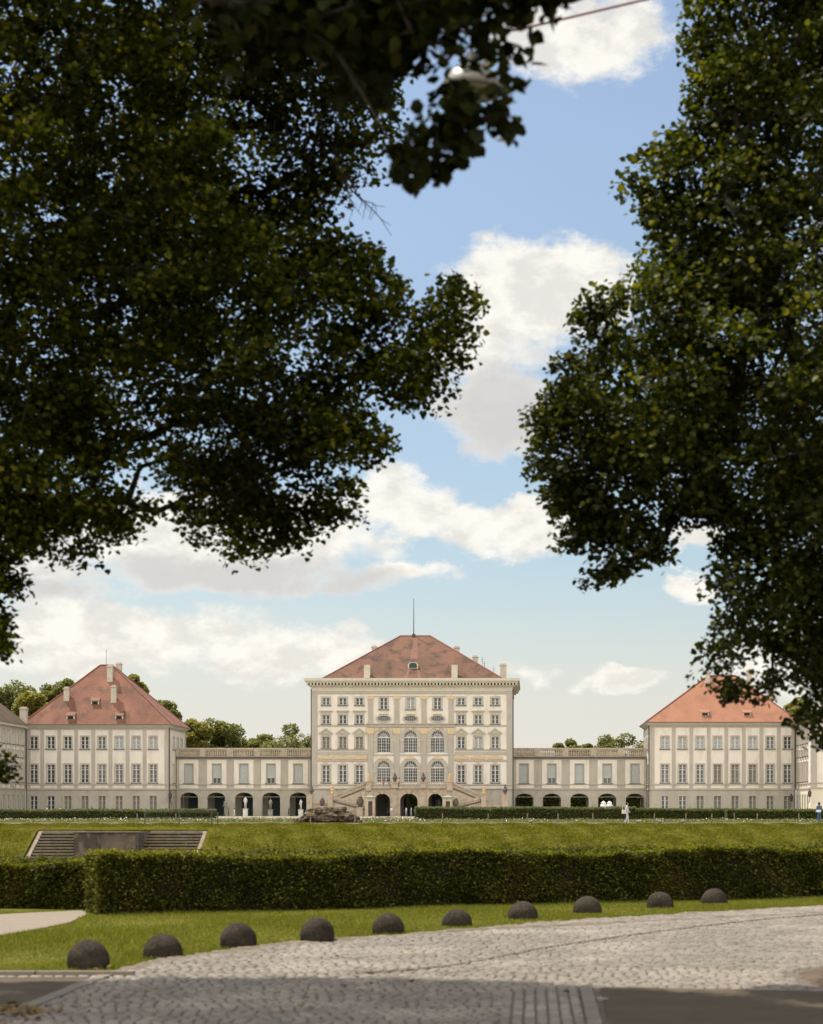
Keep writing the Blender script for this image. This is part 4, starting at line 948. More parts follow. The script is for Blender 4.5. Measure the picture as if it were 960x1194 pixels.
for s_, pa, pb in ((-1, 427.5, 389), (1, 526.5, 564)):    # upper flight outwards, lower flight back inwards
    x0, x1 = qx(pa), qx(pb); xi = qx(pa + s_ * -2)
    b = B(); zt, zm = qz(917.5), qz(933.5)
    for yy in (PY, PY + 3.0):
        b.prism([(x0, 0), (x0, zt), (x1, zm), (x1, 0)], yy, yy + .35)
        b.prism([(x0, zt + .62), (x0, zt + .95), (x1, zm + .95), (x1, zm + .62)], yy - .08, yy + .43)
        n = 14
        for i in range(n):
            f = (i + .5) / n; xx = x0 + (x1 - x0) * f; zz = zt + (zm - zt) * f; b.box(xx - .14, xx + .14, yy + .06, yy + .29, zz - .06, zz + .66)
    n = 18
    for i in range(n):
        xa = x0 + (x1 - x0) * i / n; xb = x0 + (x1 - x0) * (i + 1) / n; b.box(min(xa, xb), max(xa, xb), PY + .36, PY + 2.99, 0, zt - .3 + (zm - zt) * (i + 1) / n)
    b.prism([(x0, zt - .30), (x0, zt - .02), (x1, zm - .02), (x1, zm - .30)], PY - .06, PY - .001, 1)  # added dark string band, standing in for the shadow line under the coping
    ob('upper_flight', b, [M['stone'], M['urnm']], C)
    b = B(); xe = qx(pa - s_ * 1.0); zb = qz(943.5); yy = PY - 3.2
    b.prism([(x1, 0), (x1, zm), (xe, zb), (xe, 0)], yy, yy + .35)
    b.prism([(x1, zm + .35), (x1, zm + .75), (xe, zb + .75), (xe, zb + .35)], yy - .08, yy + .43)
    for i in range(12):
        f = (i + .5) / 12; xx = x1 + (xe - x1) * f; zz = zm + (zb - zm) * f; b.box(xx - .14, xx + .14, yy + .06, yy + .29, zz - .06, zz + .4)
    for i in range(10):
        xa = x1 + (xe - x1) * i / 10; xb = x1 + (xe - x1) * (i + 1) / 10; b.box(min(xa, xb), max(xa, xb), yy + .36, PY - .02, 0, zm - .3 + (zb - zm) * (i + 1) / 10)
    b.prism([(x1, zm - .26), (x1, zm + .02), (xe, zb + .02), (xe, zb - .26)], yy - .06, yy - .001, 1)  # same painted shadow band along the lower flight
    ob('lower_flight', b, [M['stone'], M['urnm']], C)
    b = B(); for_x = qx(pb + s_ * 5)
    b.box(min(x1, for_x), max(x1, for_x), yy, PY + 3.3, 0, zm - .02); ob('stair_landing', b, M['stone'], C)
    b = B(); xo = qx(363.5 if s_ < 0 else 589.2); xa, xb = sorted((for_x, xo)); b.box(xa, xb, PY - 3.1, PY - 2.7, 0, qz(938)); b.box(xa, xb, PY - 3.2, PY - 2.6, qz(938), qz(936.8)); ob('flank_wall', b, M['stone'], C)
pedestal(387.6, 925.2, 952, 5.6, PY - 3.3); pedestal(564.7, 925.2, 952, 5.6, PY - 3.3)
pedestal(363.5, 926.5, 952, 6.6, PY - 3.0); pedestal(589.2, 926.5, 952, 6.6, PY - 3.0)
# ornaments on the pedestals: things of their own
def urn(name, label, px, y0, y1, yy, m, prof, cat='urn', group=None):
    D = 344 + yy; x = PX(px, D); z0 = PZ(y1, D); h = (y1 - y0) * D / F; b = B()
    b.lathe([(r * h * (.68 if cat == 'urn' else .8), z * h) for r, z in prof], n=9, sy=.8); o = ob(name, b, M[m], loc=(x, D, z0), smooth=False); return tag(o, label, cat, group)
PIN = [(.12, 0), (.26, .03), (.12, .12), (.30, .30), (.42, .42), (.34, .52), (.22, .66), (.16, .82), (.05, 1.0)]
for px, y0, y1, yy, lb in ((460.6, 900.8, 912.2, PY - .05, 'dark finial urn on the balcony pedestal left of the middle window'), (493.8, 900.5, 912.2, PY - .05, 'dark finial urn on the balcony pedestal right of the middle window'),
                           (363.5, 915.8, 926.5, PY - 3, 'dark finial urn on the outermost pedestal left of the stair'), (589.2, 914.8, 926.5, PY - 3, 'dark finial urn on the outermost pedestal right of the stair')):
    urn('finial_urn', lb, px, y0, y1, yy, 'urnm', PIN, group='dark finial urns of the palace stair')
LION = [(.24, 0), (.30, .06), (.20, .2), (.30, .42), (.22, .58), (.16, .66), (.24, .80), (.18, .95), (.04, 1.0)]
for px, y0, y1, yy, lb in ((430.4, 902.8, 911, PY - .05, 'gilded figure at the left end of the balcony'), (524.4, 902.8, 911, PY - .05, 'gilded figure at the right end of the balcony'),
                           (387.6, 916.2, 925.2, PY - 3.3, 'gilded figure on the left turning of the stair'), (564.7, 916.6, 925.2, PY - 3.3, 'gilded figure on the right turning of the stair')):
    urn('gilded_figure', lb, px, y0, y1, yy, 'gilt', LION, 'statue', 'gilded figures of the palace stair')
SHD = [(.30, 0), (.34, .08), (.22, .14), (.36, .3), (.40, .5), (.34, .72), (.22, .8), (.26, .88), (.1, 1)]
for px, y0, y1, yy, lb in ((420, 928, 941.5, -15, 'dark armorial sculpture beside the left guard kiosk'), (531.5, 930.5, 942, -15, 'dark armorial sculpture beside the right guard kiosk'), (375.8, 930, 940, -14, 'dark small sculpture above the rock mound')):
    o = urn('dark_sculpture', lb, px, y0, y1, yy, 'urnm', SHD, 'statue')
    D = 344 + yy; b = B(); b.box(-.5, .5, -.5, .5, 0, PZ(y1, D) - TZ - .15); b.box(-.6, .6, -.6, .6, PZ(y1, D) - TZ - .15, PZ(y1, D) - TZ); tag(ob('sculpture_pedestal', b, M['stone'], loc=(PX(px, D), D, TZ)), 'low sandstone pedestal under the ' + lb, 'pedestal')
for px, wpx, y0, side in ((431.3, 11.5, 930.5, 'left'), (521.8, 11.5, 930.5, 'right')):
    D = 328.0; s_ = F / D; h = (952.3 - y0) / s_; w_ = wpx / s_; k = thing('guard_kiosk', 'pale guard kiosk with green copper roof at the %s of the palace door' % side, 'kiosk', (PX(px, D), D, TZ))
    b = B(); wall(b, -w_ / 2, w_ / 2, 0, h, [rect(.1, .75, .1, h * .82)], .5); b.box(-w_ / 2, -w_ / 2 + .1, .001, w_, 0, h); b.box(w_ / 2 - .1, w_ / 2, .001, w_, 0, h); b.box(-w_ / 2, w_ / 2, w_, w_ + .1, 0, h); ob('wall', b, M['stone'], k)
    b = B(); b.box(-.5, .6, .45, .5, .1, h * .85); ob('doorway', b, M['urnm'], k)
    b = B(); b.box(-w_ / 2 - .15, w_ / 2 + .15, -.15, w_ + .2, h, h + .18)
    b.add([(-w_ / 2 - .1, -.1, h + .19), (w_ / 2 + .1, -.1, h + .19), (w_ / 2 + .1, w_ + .1, h + .19), (-w_ / 2 - .1, w_ + .1, h + .19), (-.3, w_ / 2, h + .4), (.3, w_ / 2, h + .4)], [(0, 1, 5, 4), (1, 2, 5), (2, 3, 4, 5), (3, 0, 4)]); ob('roof', b, M['copper'], k)

# ------------------------------------------------------------------ pavilions
def pavilion(name, label, px0, px1, eave_y, ridge_y, rpx0, rpx1, depth, roofm, wpx, rows, dark_right, looks, chims, dorms):
    X0, X1 = PX(px0, 344), PX(px1, 344); Wd = X1 - X0; r = thing(name, label, 'palace', (X0, 344, TZ))
    lx = lambda p: PX(p, 344) - X0
    zE = cz(eave_y); GFz = cz(920.8); hol, hol0 = [], []; put = []
    for i, p in enumerate(wpx):
        for j, (y0, y1, w_) in enumerate(rows):
            h = rect(lx(p), w_ / S0, cz(y1), cz(y0)); (hol0 if j == 2 else hol).append(h); put.append((lx(p), cz(y1), w_ / S0, cz(y0) - cz(y1), looks[j][i]))
    sides = [(4.5, 2.6, 'a'), (8.5, 2.6, 'b'), (12.5, 2.6, 'c')]
    hs, hs0 = [], []
    for s_, w_, _ in sides:
        for j, (y0, y1, wp) in enumerate(rows): (hs0 if j == 2 else hs).append(rect(s_, wp / S0, cz(y1), cz(y0)))
    for nm, z0, z1, hh, hhs, m in (('wall', GFz, zE, hol, hs, 'cream2'), ('ground_floor', 0, GFz, hol0, hs0, 'base')):
        b = B(); wall(b, 0, Wd, z0, z1, hh, .36); wall(b, 0, depth, z0, z1, hhs, .36, T=T_right(Wd)); wall(b, 0, depth, z0, z1, hhs, .36, T=T_left())
        b.add([(0, depth, z0), (Wd, depth, z0), (Wd, depth, z1), (0, depth, z1)], [(0, 1, 2, 3)]); ob(nm, b, M[m], r)
    for x, z, w_, h_, lk in put: put_window(r, x, 0, z, w_, h_, 'rect', lk, t=.22)
    side_x, rz_ = (Wd, PI / 2) if dark_right else (0, -PI / 2)
    for s_, _, _ in sides:
        for j, (y0, y1, wp) in enumerate(rows): put_window(r, side_x, s_, cz(y1), wp / S0, cz(y0) - cz(y1), 'rect', 'dark', rz=rz_, t=.22)
    t = FB(T_front()); mids = [(lx(a) + lx(c)) / 2 for a, c in zip(wpx, wpx[1:])]
    for x in mids: t.fb(x - .33, x + .33, GFz + .3, zE - .42, .1)
    t.fb(.0, .9, GFz + .3, zE - .42, .1); t.fb(Wd - .75, Wd - .003, GFz + .3, zE - .42, .1)
    t.fb(.003, Wd - .003, zE - .42, zE, .07); t.fb(-.02, Wd + .02, cz(915.2), cz(914.0), .2); t.fb(-.01, Wd + .01, GFz - .05, GFz + .22, .16)
    edges = [.9] + mids + [Wd - .75]
    for TT in ((T_right(Wd)), T_left()):
        u = FB(TT); u.fb(.005, .8, GFz + .3, zE - .42, .1); u.fb(depth - .8, depth, GFz + .3, zE - .42, .1); u.fb(.005, depth, cz(915.2), cz(914.0), .2); u.fb(.005, depth, GFz - .05, GFz + .22, .16); u.fb(.005, depth, zE - .42, zE, .07)
        t.add(u.v, u.f)
    ob('pilasters', t, M['grey'], r)
    t = FB(T_front())
    for p in wpx: t.fb(lx(p) - .85, lx(p) + .85, cz(919.2), cz(916.2), .05)
    ob('parapet_panels', t, M['cream2'], r)
    b = B(); b.box(-.35, Wd + .35, -.35, depth + .35, zE + .001, zE + .28); b.box(-.7, Wd + .7, -.7, depth + .7, zE + .28, zE + .5); ob('eave', b, M['trim'], r)
    b = B(); b.box(-.86, Wd + .86, -.86, -.7, zE + .42, zE + .58); b.box(-.86, Wd + .86, depth + .7, depth + .86, zE + .42, zE + .58); b.box(-.86, -.7, -.7, depth + .7, zE + .42, zE + .58); b.box(Wd + .7, Wd + .86, -.7, depth + .7, zE + .42, zE + .58); ob('gutter', b, M['gutter'], r)
    yr = depth / 2; zr = PZ(ridge_y, 344 + yr) - TZ; ra, rb = PX(rpx0, 344 + yr) - X0, PX(rpx1, 344 + yr) - X0; z0 = zE + .52; ov = .8
    b = B(); hip_roof(b, -ov, Wd + ov, -ov, depth + ov, z0, ra, rb, yr, zr); rf = ob('roof', b, M[roofm], r)
    rv = [(-ov, -ov, z0), (Wd + ov, -ov, z0), (Wd + ov, depth + ov, z0), (-ov, depth + ov, z0), (ra, yr, zr), (rb, yr, zr)]
    ridge_tubes(r, rv); sl = (zr - z0) / (yr + ov)
    for px, ytop, ybot, wp, dd in chims:
        # front slope: find where the view of ybot meets the slope
        if dd is None:
            d = 344.0
            for _ in range(40):
                zz = PZ(ybot, d) - TZ; yy = (zz - z0) / sl - ov; d = 344 + yy
        else: d = 344 + dd
        y = d - 344; zb = z0 + (min(y, 2 * yr - y) + ov) * sl
        chimney(rf, PX(px, d) - X0, y + .45, zb - 1.2, PZ(ytop, d) - TZ - .3, wp * d / F, .9, True)
    for px, yc in dorms:
        d = 344.0
        for _ in range(40):
            zz = PZ(yc, d) - TZ; y = (zz - z0) / sl - ov; d = 344 + y
        x = PX(px, d) - X0; zb = z0 + (y + ov) * sl; b = B()
        b.box(x - .75, x + .75, y - .5, y + .4, zb - .9, zb + .02); b.box(x - .5, x + .5, y - .53, y - .501, zb - .7, zb - .1, 1)
        b.add([(x - .85, y - .7, zb + .03), (x + .85, y - .7, zb + .03), (x + .85, y + .5, zb + .5 * sl), (x - .85, y + .5, zb + .5 * sl)], [(0, 1, 2, 3)], 2)
        b.add([(x - .75, y - .5, zb), (x - .75, y + .4, zb), (x - .75, y + .4, zb + .45 * sl)], [(0, 1, 2)], 2); b.add([(x + .75, y - .5, zb), (x + .75, y + .4, zb), (x + .75, y + .4, zb + .45 * sl)], [(0, 1, 2)], 2)
        ob('dormer', b, [M['chim'], M['dark'], M[roofm]], rf)
    b = B()
    for x in ((Wd + .12,) if dark_right else (-.12, Wd - .12)): b.tube([(x, -.18, 0), (x, -.18, zE + .2)], .1, 6)
    ob('drainpipe', b, M['pipe'], r)
    return r, X0, Wd, zr, (ra + rb) / 2, yr
ROWS = [(859, 873.2, 8.6), (891.6, 912.8, 8.6), (928.2, 944.6, 8.4)]
lwp = [39.5, 59.4, 79.1, 99.0, 118.9, 138.9, 158.8, 178.7]
rwp = [775.6, 796.1, 816.6, 837.0, 857.4, 877.9, 898.3, 918.6]
Lk = [['dark'] * 5 + ['pale'] * 3, ['dark'] * 8, ['dark', 'dark'] + ['blind'] * 6]
Rk = [['pale'] * 6 + ['dark'] * 2, ['dark'] * 3 + ['blind'] * 3 + ['dark', 'dark'], ['dark', 'dark'] + ['blind'] * 6]
LP = pavilion('palace_pavilion', 'left palace pavilion with weathered pinkish hipped roof and tall chimneys', 30, 197, 848.5, 775.5, 117, 131, 16.5, 'roof_l', lwp, ROWS, True, Lk,
              [(77.3, 801.5, 817.5, 6.2, None), (132.3, 799.5, 819.5, 6.0, None), (128.0, 775.8, 795.0, 6.4, None), (138.2, 773, 790, 6.0, 11.5)], [(83, 834.5), (139.5, 834.5), (111.5, 817.5)])
RP = pavilion('palace_pavilion', 'right palace pavilion with brighter salmon tiled roof half behind leaves', 757.5, 928, 845.8, 788, 826, 858, 16.5, 'roof_r', rwp, ROWS, False, Rk,
              [(874, 781, 800, 5.5, 9.5), (900, 805, 820, 8.0, 11.5), (826, 783, 800, 5.0, None), (850, 786, 800, 5, 8)], [(822, 831), (871, 831), (826, 797)])
b = B(); b.tube([(LP[1] + LP[4], 344 + LP[5], TZ + LP[3] - .1), (LP[1] + LP[4], 344 + LP[5], TZ + LP[3] + 2.9)], .04, 5); o = ob('lightning_rod', b, M['pipe'], LP[0]); o.location = -LP[0].location

# ------------------------------------------------------------------ wings at both edges
def wing(name, label, Xin, side, d0, d1, eave_y, far_w):
    # inner face at X = Xin, facing +X (side=1, left wing) or -X (side=-1, right wing); from depth d0 (near) to d1
    Wd = far_w; x0 = -Wd if side > 0 else 0; r = thing(name, label, 'palace', (Xin, d0, TZ)); Ln = d1 - d0
    zE = cz(eave_y); GFz = cz(920.8); T = (lambda s, n, z: (-n, s, z)) if side > 0 else (lambda s, n, z: (n, s, z))
    rows = [(853.5, 869.5, 1.15), (876.2, 883.8, 1.15), (890.5, 912.5, 1.15), (927.5, 944.5, 1.15)]
    pos = []; s_ = Ln - 2.2
    while s_ > 1.2: pos.append(s_); s_ -= 3.05
    hu = [rect(p, w_, cz(b_), cz(a_)) for p in pos for a_, b_, w_ in rows[:3]]; hl = [rect(p, rows[3][2], cz(rows[3][1]), cz(rows[3][0])) for p in pos]
    for nm, z0, z1, hh, m in (('wall', GFz, zE, hu, 'cream2'), ('ground_floor', 0, GFz, hl, 'base' if side > 0 else 'cream')):
        b = B(); wall(b, 0, Ln, z0, z1, hh, .36, T=T)
        X2 = -Wd if side > 0 else Wd
        b.add([(0, 0, z0), (X2, 0, z0), (X2, 0, z1), (0, 0, z1)], [(0, 1, 2, 3)]); b.add([(0, Ln, z0), (X2, Ln, z0), (X2, Ln, z1), (0, Ln, z1)], [(0, 1, 2, 3)]); b.add([(X2, 0, z0), (X2, Ln, z0), (X2, Ln, z1), (X2, 0, z1)], [(0, 1, 2, 3)])
        ob(nm, b, M[m], r)
    cnt = 0
    for p in pos[:13]:
        for a_, b_, w_ in rows: put_window(r, 0, p, cz(b_), w_, cz(a_) - cz(b_), 'rect', 'dark', rz=PI / 2 if side > 0 else -PI / 2, t=.14)
    t = FB(T); t.fb(.0, Ln, cz(915.2), cz(914.0), .18); t.fb(0, Ln, GFz - .05, GFz + .22, .14); t.fb(0, Ln, zE - .4, zE, .08)
    for p in pos: t.fb(p + 1.52 - .2, p + 1.52 + .2, GFz + .3, zE - .42, .09)
    ff = (lambda s, n, z: (s, n, z)); u = FB(ff); sx = 1 if side < 0 else -1
    for a_, c_ in ((.0, 1.1), (6.5, 7.3), (12.5, 13.3)):
        q = sorted((a_ * sx, c_ * sx)); u.fb(q[0], q[1], GFz + .3, zE - .42, .1)
    q = sorted((0, Wd * sx)); u.fb(q[0] - .02, q[1] + .02, cz(915.2), cz(914.0), .2); u.fb(q[0] - .01, q[1] + .01, GFz - .05, GFz + .22, .16); u.fb(q[0], q[1], zE - .42, zE, .07); t.add(u.v, u.f)
    ob('pilasters', t, M['grey'], r)
    q = sorted((0, Wd * sx)); b = B(); b.box(q[0] - .6, q[1] + .6, -.6, Ln + .1, zE + .001, zE + .45); ob('eave', b, M['trim'], r)
    b = B(); z0 = zE + .47; mx_ = (q[0] + q[1]) / 2; hip_roof(b, q[0] - .8, q[1] + .8, -.8, Ln + .5, z0, mx_ - .01, mx_ + .01, Ln / 2, z0 + 7.5)
    v = [(q[0] - .8, -.8, z0), (q[1] + .8, -.8, z0), (q[1] + .8, Ln + .5, z0), (q[0] - .8, Ln + .5, z0), (mx_, Wd / 2, z0 + 8.0), (mx_, Ln - Wd / 2, z0 + 8.0)]
    b = B(); b.add(v, [(0, 1, 4), (1, 2, 5, 4), (2, 3, 5), (3, 0, 4, 5)]); rf = ob('roof', b, M['roof_w'], r)
    return r, rf, z0
LW = wing('palace_wing', 'left palace wing seen at a slant with narrow windows and brown roof', -92.3, 1, 296, 344, 849.5, 16)
RW = wing('palace_wing', 'right palace wing with sunlit slanting side at the right edge', 48.3, -1, 326.5, 344.2, 844.5, 30)
D_ = 344; x = PX(28.9, D_) + 92.3
chimney(LW[1], x + .1, 47.0, cz(850), cz(827.5), 1.25, 1.1)
b = B(); b.tube([(.25, 47.6, 0), (.25, 47.6, cz(851))], .1, 6); ob('drainpipe', b, M['pipe'], LW[0])

# ------------------------------------------------------------------ galleries
SG = F / 350.6
def gz_(y): return (951.85 - y) / SG
def gallery(label, xa, xb, centers, achx, aw, top_y, looks, back):
    D = 350.6; r = thing('palace_gallery', label, 'palace', (xa, D, TZ)); Wd = xb - xa; lx = lambda p: PX(p, D) - xa
    zc, GFz = gz_(884.4), gz_(920.6); dp = 7.5
    b = B(); wall(b, 0, Wd, GFz, zc, [rect(lx(p), 9.8 / SG, gz_(913.6), gz_(891)) for p in centers], .36); b.add([(0, dp, GFz), (Wd, dp, GFz), (Wd, dp, zc), (0, dp, zc)], [(0, 1, 2, 3)]); ob('wall', b, M['grey'], r)
    ah = [arch(lx(p), aw / SG, .02, gz_(top_y), rise=1.05) for p in achx]
    b = B(); wall(b, 0, Wd, 0, GFz, ah, .8); b.box(0, Wd, .81, dp, GFz - .4, GFz - .1)
    ah2 = [arch(PX(p, D + dp) - xa, aw / SG, .02, gz_(top_y), rise=1.05) for p in achx] if back == 'open' else []
    ah2 = [arch(lx(p), aw / SG * .86, .02, gz_(top_y) - .1, rise=1.0) for p in achx]
    wall(b, 0, Wd, 0, GFz, ah2, -.5, T=lambda s, n, z: (s, dp + n, z)); b.box(.0, Wd, .81, dp - .6, .001, .03)
    ob('arcade', b, M['base'], r)
    if back != 'open':
        b = B()
        for p in achx: b.box(lx(p) - 1.6, lx(p) + 1.6, dp + .05, dp + .12, 0, gz_(top_y))
        ob('arcade_doors', b, M['tealdoor'], r)
    for p, lk in zip(centers, looks): put_window(r, lx(p), 0, gz_(913.6), 9.8 / SG, gz_(891) - gz_(913.6), 'rect', lk, t=.12)
    t = FB(T_front())
    for p in centers:
        c = lx(p); wa = 11.3 / SG; ww = 4.95 / SG + .14
        t.fb(c - wa, c - ww, GFz + .2, gz_(886), .05); t.fb(c + ww, c + wa, GFz + .2, gz_(886), .05); t.fb(c - ww, c + ww, gz_(890.1), gz_(886), .05); t.fb(c - ww, c + ww, GFz + .2, gz_(914.4), .05)
    ob('window_panels', t, M['cream2'], r)
    t = FB(T_front())
    for a_, c_ in ((.02, .5), (Wd - .5, Wd - .02)): t.fb(a_, c_, GFz + .3, gz_(886), .07)
    t.fb(.01, Wd - .01, gz_(915.2), gz_(914.2), .16); t.fb(.01, Wd - .01, gz_(921), gz_(920), .14); t.fb(.01, Wd - .01, gz_(929.6), gz_(929.2), .04)
    t2 = FB(T_front()); ob('string_courses', t, M['surround'], r)
    b = B(); b.box(0, Wd, -.25, .3, zc, zc + .12); b.box(0, Wd, -.55, dp + .3, zc + .12, zc + .3); ob('cornice', b, M['gutter'], r)
    b = B(); z0 = zc + .3; h = gz_(872.2) - z0; edges = [0] + [lx((a_ + c_) / 2) for a_, c_ in zip(centers, centers[1:])] + [Wd]
    for e in edges: b.box(max(0, e - .55), min(Wd, e + .55), -.3, .12, z0, z0 + h - .005)
    for e0, e1 in zip(edges, edges[1:]):
        m_ = (e0 + e1) / 2; balustrade(b, e0 + .56, e1 - .56, -.08, z0, h, sp=.33, r=.125, top=.24); balustrade(b, e0, e1, dp, z0, h, sp=.33, r=.125, top=.24)
    ob('balustrade', b, M['stone'], r)
    return r
gallery('left palace gallery with five arches between pavilion and main block', -66.0, -40.2, [220.3, 252.9, 284.4, 316.0, 347.7], [220.7, 252.3, 284.6, 316.3, 348.3], 20.9, 924.2, ['shut', 'half', 'shut', 'half', 'shut'], 'doors')
gallery('right palace gallery with five open arches between main block and pavilion', PX(597.6, 344) + .15, PX(757.5, 344) - .1, [611.3, 643.7, 675.9, 708.4, 740.6], [611.6, 643.7, 676.0, 708.3, 740.7], 21.3, 925.4, ['shut', 'half', 'shut', 'half', 'shut'], 'open')
# stone figures and vases in the arcade
def person_mesh(h=1.72, walk=.25, fem=False, arm=0.15):
    me = bpy.data.meshes.new('p'); s = h / 1.72
    J = dict(pel=(0, 0, .95), spi=(0, -.01, 1.12), che=(0, .0, 1.32), nec=(0, 0, 1.46), hd0=(0, -.015, 1.54), hd1=(0, -.03, 1.60), hd2=(0, -.02, 1.68),
             sl=(-.17, 0, 1.40), el_=(-.23, .06 * arm / .15, 1.14), hl=(-.22, -.10 - arm * .5, .93), sr=(.17, 0, 1.40), er=(.23, -.02, 1.14), hr=(.21, -.16, .96),
             pl=(-.09, 0, .90), kl=(-.10, -walk * .55, .50), al=(-.10, -walk * .8, .09), tl=(-.10, -walk * .8 - .15, .035),
             pr=(.09, 0, .90), kr=(.10, walk * .2, .50), ar=(.10, walk * 1.0, .10), tr=(.10, walk * 1.0 - .14, .035),
             fl=(-.215, -.13 - arm * .5, .84), fr=(.205, -.20, .88))
    rad = dict(pel=.135, spi=.12, che=.145, nec=.055, hd0=.075, hd1=.095, hd2=.075, sl=.06, el_=.045, hl=.030, sr=.06, er=.045, hr=.030, pl=.095, kl=.06, al=.042, tl=.035, pr=.095, kr=.06, ar=.042, tr=.035, fl=.022, fr=.022)
    E = [('pel', 'spi'), ('spi', 'che'), ('che', 'nec'), ('nec', 'hd0'), ('hd0', 'hd1'), ('hd1', 'hd2'), ('che', 'sl'), ('sl', 'el_'), ('el_', 'hl'), ('hl', 'fl'), ('che', 'sr'), ('sr', 'er'), ('er', 'hr'), ('hr', 'fr'),
         ('pel', 'pl'), ('pl', 'kl'), ('kl', 'al'), ('al', 'tl'), ('pel', 'pr'), ('pr', 'kr'), ('kr', 'ar'), ('ar', 'tr')]
    K = list(J); me.from_pydata([tuple(c * s for c in J[k]) for k in K], [(K.index(a), K.index(c)) for a, c in E], [])
    o = bpy.data.objects.new('p', me); COL.objects.link(o); m = o.modifiers.new('s', 'SKIN'); m2 = o.modifiers.new('u', 'SUBSURF'); m2.levels = 1
    sv = me.skin_vertices[0].data
    for i, k in enumerate(K): sv[i].radius = (rad[k] * s, rad[k] * s * (.78 if k in ('pel', 'spi', 'che') else 1)); sv[i].use_root = (k == 'pel')
    bpy.context.view_layer.update(); dg = bpy.context.evaluated_depsgraph_get(); out = bpy.data.meshes.new_from_object(o.evaluated_get(dg)); bpy.data.objects.remove(o)
    out.polygons.foreach_set('use_smooth', [True] * len(out.polygons)); return out
PM = {}
def person(label, px, D, z=None, rz=0.0, top=(.5, .6, .75), legs=(.6, .6, .62), h=1.7, walk=.2, statue=None, name='person', hair=(.05, .03, .02)):
    key = (round(walk, 2), h)
    if key not in PM: PM[key] = person_mesh(h, walk)
    me = PM[key].copy(); z = TZ if z is None else z; s = h / 1.72
    if statue: me.materials.clear(); me.materials.append(M[statue])
    else:
        me.materials.clear()
        for m in (M['skin'], cloth(top), cloth(legs), M['pipe']): me.materials.append(m)
        for p in me.polygons:
            c = p.center / s; a = 0
            if c.z < .10: a = 3
            elif c.z < .97 and abs(c.x) < .19: a = 2
            elif c.z < 1.47 and not (abs(c.x) > .19 and c.z < 1.12): a = 1
            p.material_index = a
    o = link(name, me, None, (PX(px, D), D, z), rz)
    if not statue:
        b = B(); b.lathe([(.06, -.10), (.095, -.03), (.105, .05), (.08, .11), (.02, .135)], 0, .012 * s, 1.60 * s, 10); ob('hair', b, cloth(hair), o, smooth=True)
    return tag(o, label, 'statue' if statue else 'person')
for px, y0, y1, d, lb, kind in ((263.2, 931, 951, 349, 'worn stone statue at the right pier of the second left arch', 'greystone'), (286.3, 929, 943, 347, 'pale statue on a pedestal in the third left arch', 'marble'),
                          (315.5, 931, 944, 347, 'brownish statue on a pedestal in the fourth left arch', 'greystone'), (351.0, 932, 944, 347, 'bright white statue on a pedestal in the fifth left arch', 'marble')):
    h = (y1 - y0) * d / F; z0 = PZ(y1, d)
    if z0 - TZ > .2:
        b = B(); hh = z0 - TZ; b.box(-.42, .42, -.42, .42, 0, hh - .12); b.box(-.5, .5, -.5, .5, hh - .12, hh); tag(ob('statue_pedestal', b, M[kind], loc=(PX(px, d), d, TZ)), 'stone pedestal under the ' + lb, 'pedestal')
    person(lb, px, d, z0, rz=rnd.uniform(-.6, .6), h=h, walk=.06, statue=kind, name='statue')
VASE = [(.16, 0), (.18, .06), (.08, .14), (.12, .2), (.30, .38), (.34, .58), (.22, .72), (.26, .82), (.14, .9), (.05, 1)]
for px, lb in ((704.0, 'left one of two white marble vases in the fourth right arch'), (711.0, 'right one of two white marble vases in the fourth right arch')):
    D = 346; b = B(); h = 3.0; b.box(-.4, .4, -.4, .4, 0, .9); b.lathe([(r * 1.9, z * 1.9) for r, z in VASE], 0, 0, .9, 12); tag(ob('marble_vase', b, M['marble'], loc=(PX(px, D), D, TZ)), lb, 'vase')

# ------------------------------------------------------------------ people
LB, WH, DK = (.30, .38, .50), (.62, .62, .62), (.03, .03, .035)
wk = person('walking person in light blue shirt and pale trousers with a white shoulder bag', 731.5, 151.6, rz=R(75), top=(.48, .55, .64), legs=(.50, .52, .56), h=1.74, walk=.18)
b = B(); b.box(-.16, .16, -.05, .05, -.30, .02); b.tube([(-.13, 0, 0), (-.06, .04, .42), (.0, .02, .55), (.06, 0, .42), (.13, 0, 0)], .015, 5)
tag(ob('shoulder_bag', b, cloth((.62, .55, .46)), loc=(PX(727.6, 151.5), 151.35, TZ + 1.12), rz=R(20)), 'cream shoulder bag hanging at the side of the walking person', 'bag')
pb = person('person in long blue clothes holding a white item at the right edge', 955.5, 151.6, rz=R(200), top=(.06, .11, .20), legs=(.05, .12, .22), h=1.74, walk=.08)
b = B(); b.box(-.17, .17, -.06, .06, 0, .18); tag(ob('white_bag', b, cloth((.7, .7, .7)), loc=(PX(955, 151.2), 151.2, TZ + .95)), 'small white bag held by the person in blue', 'bag')
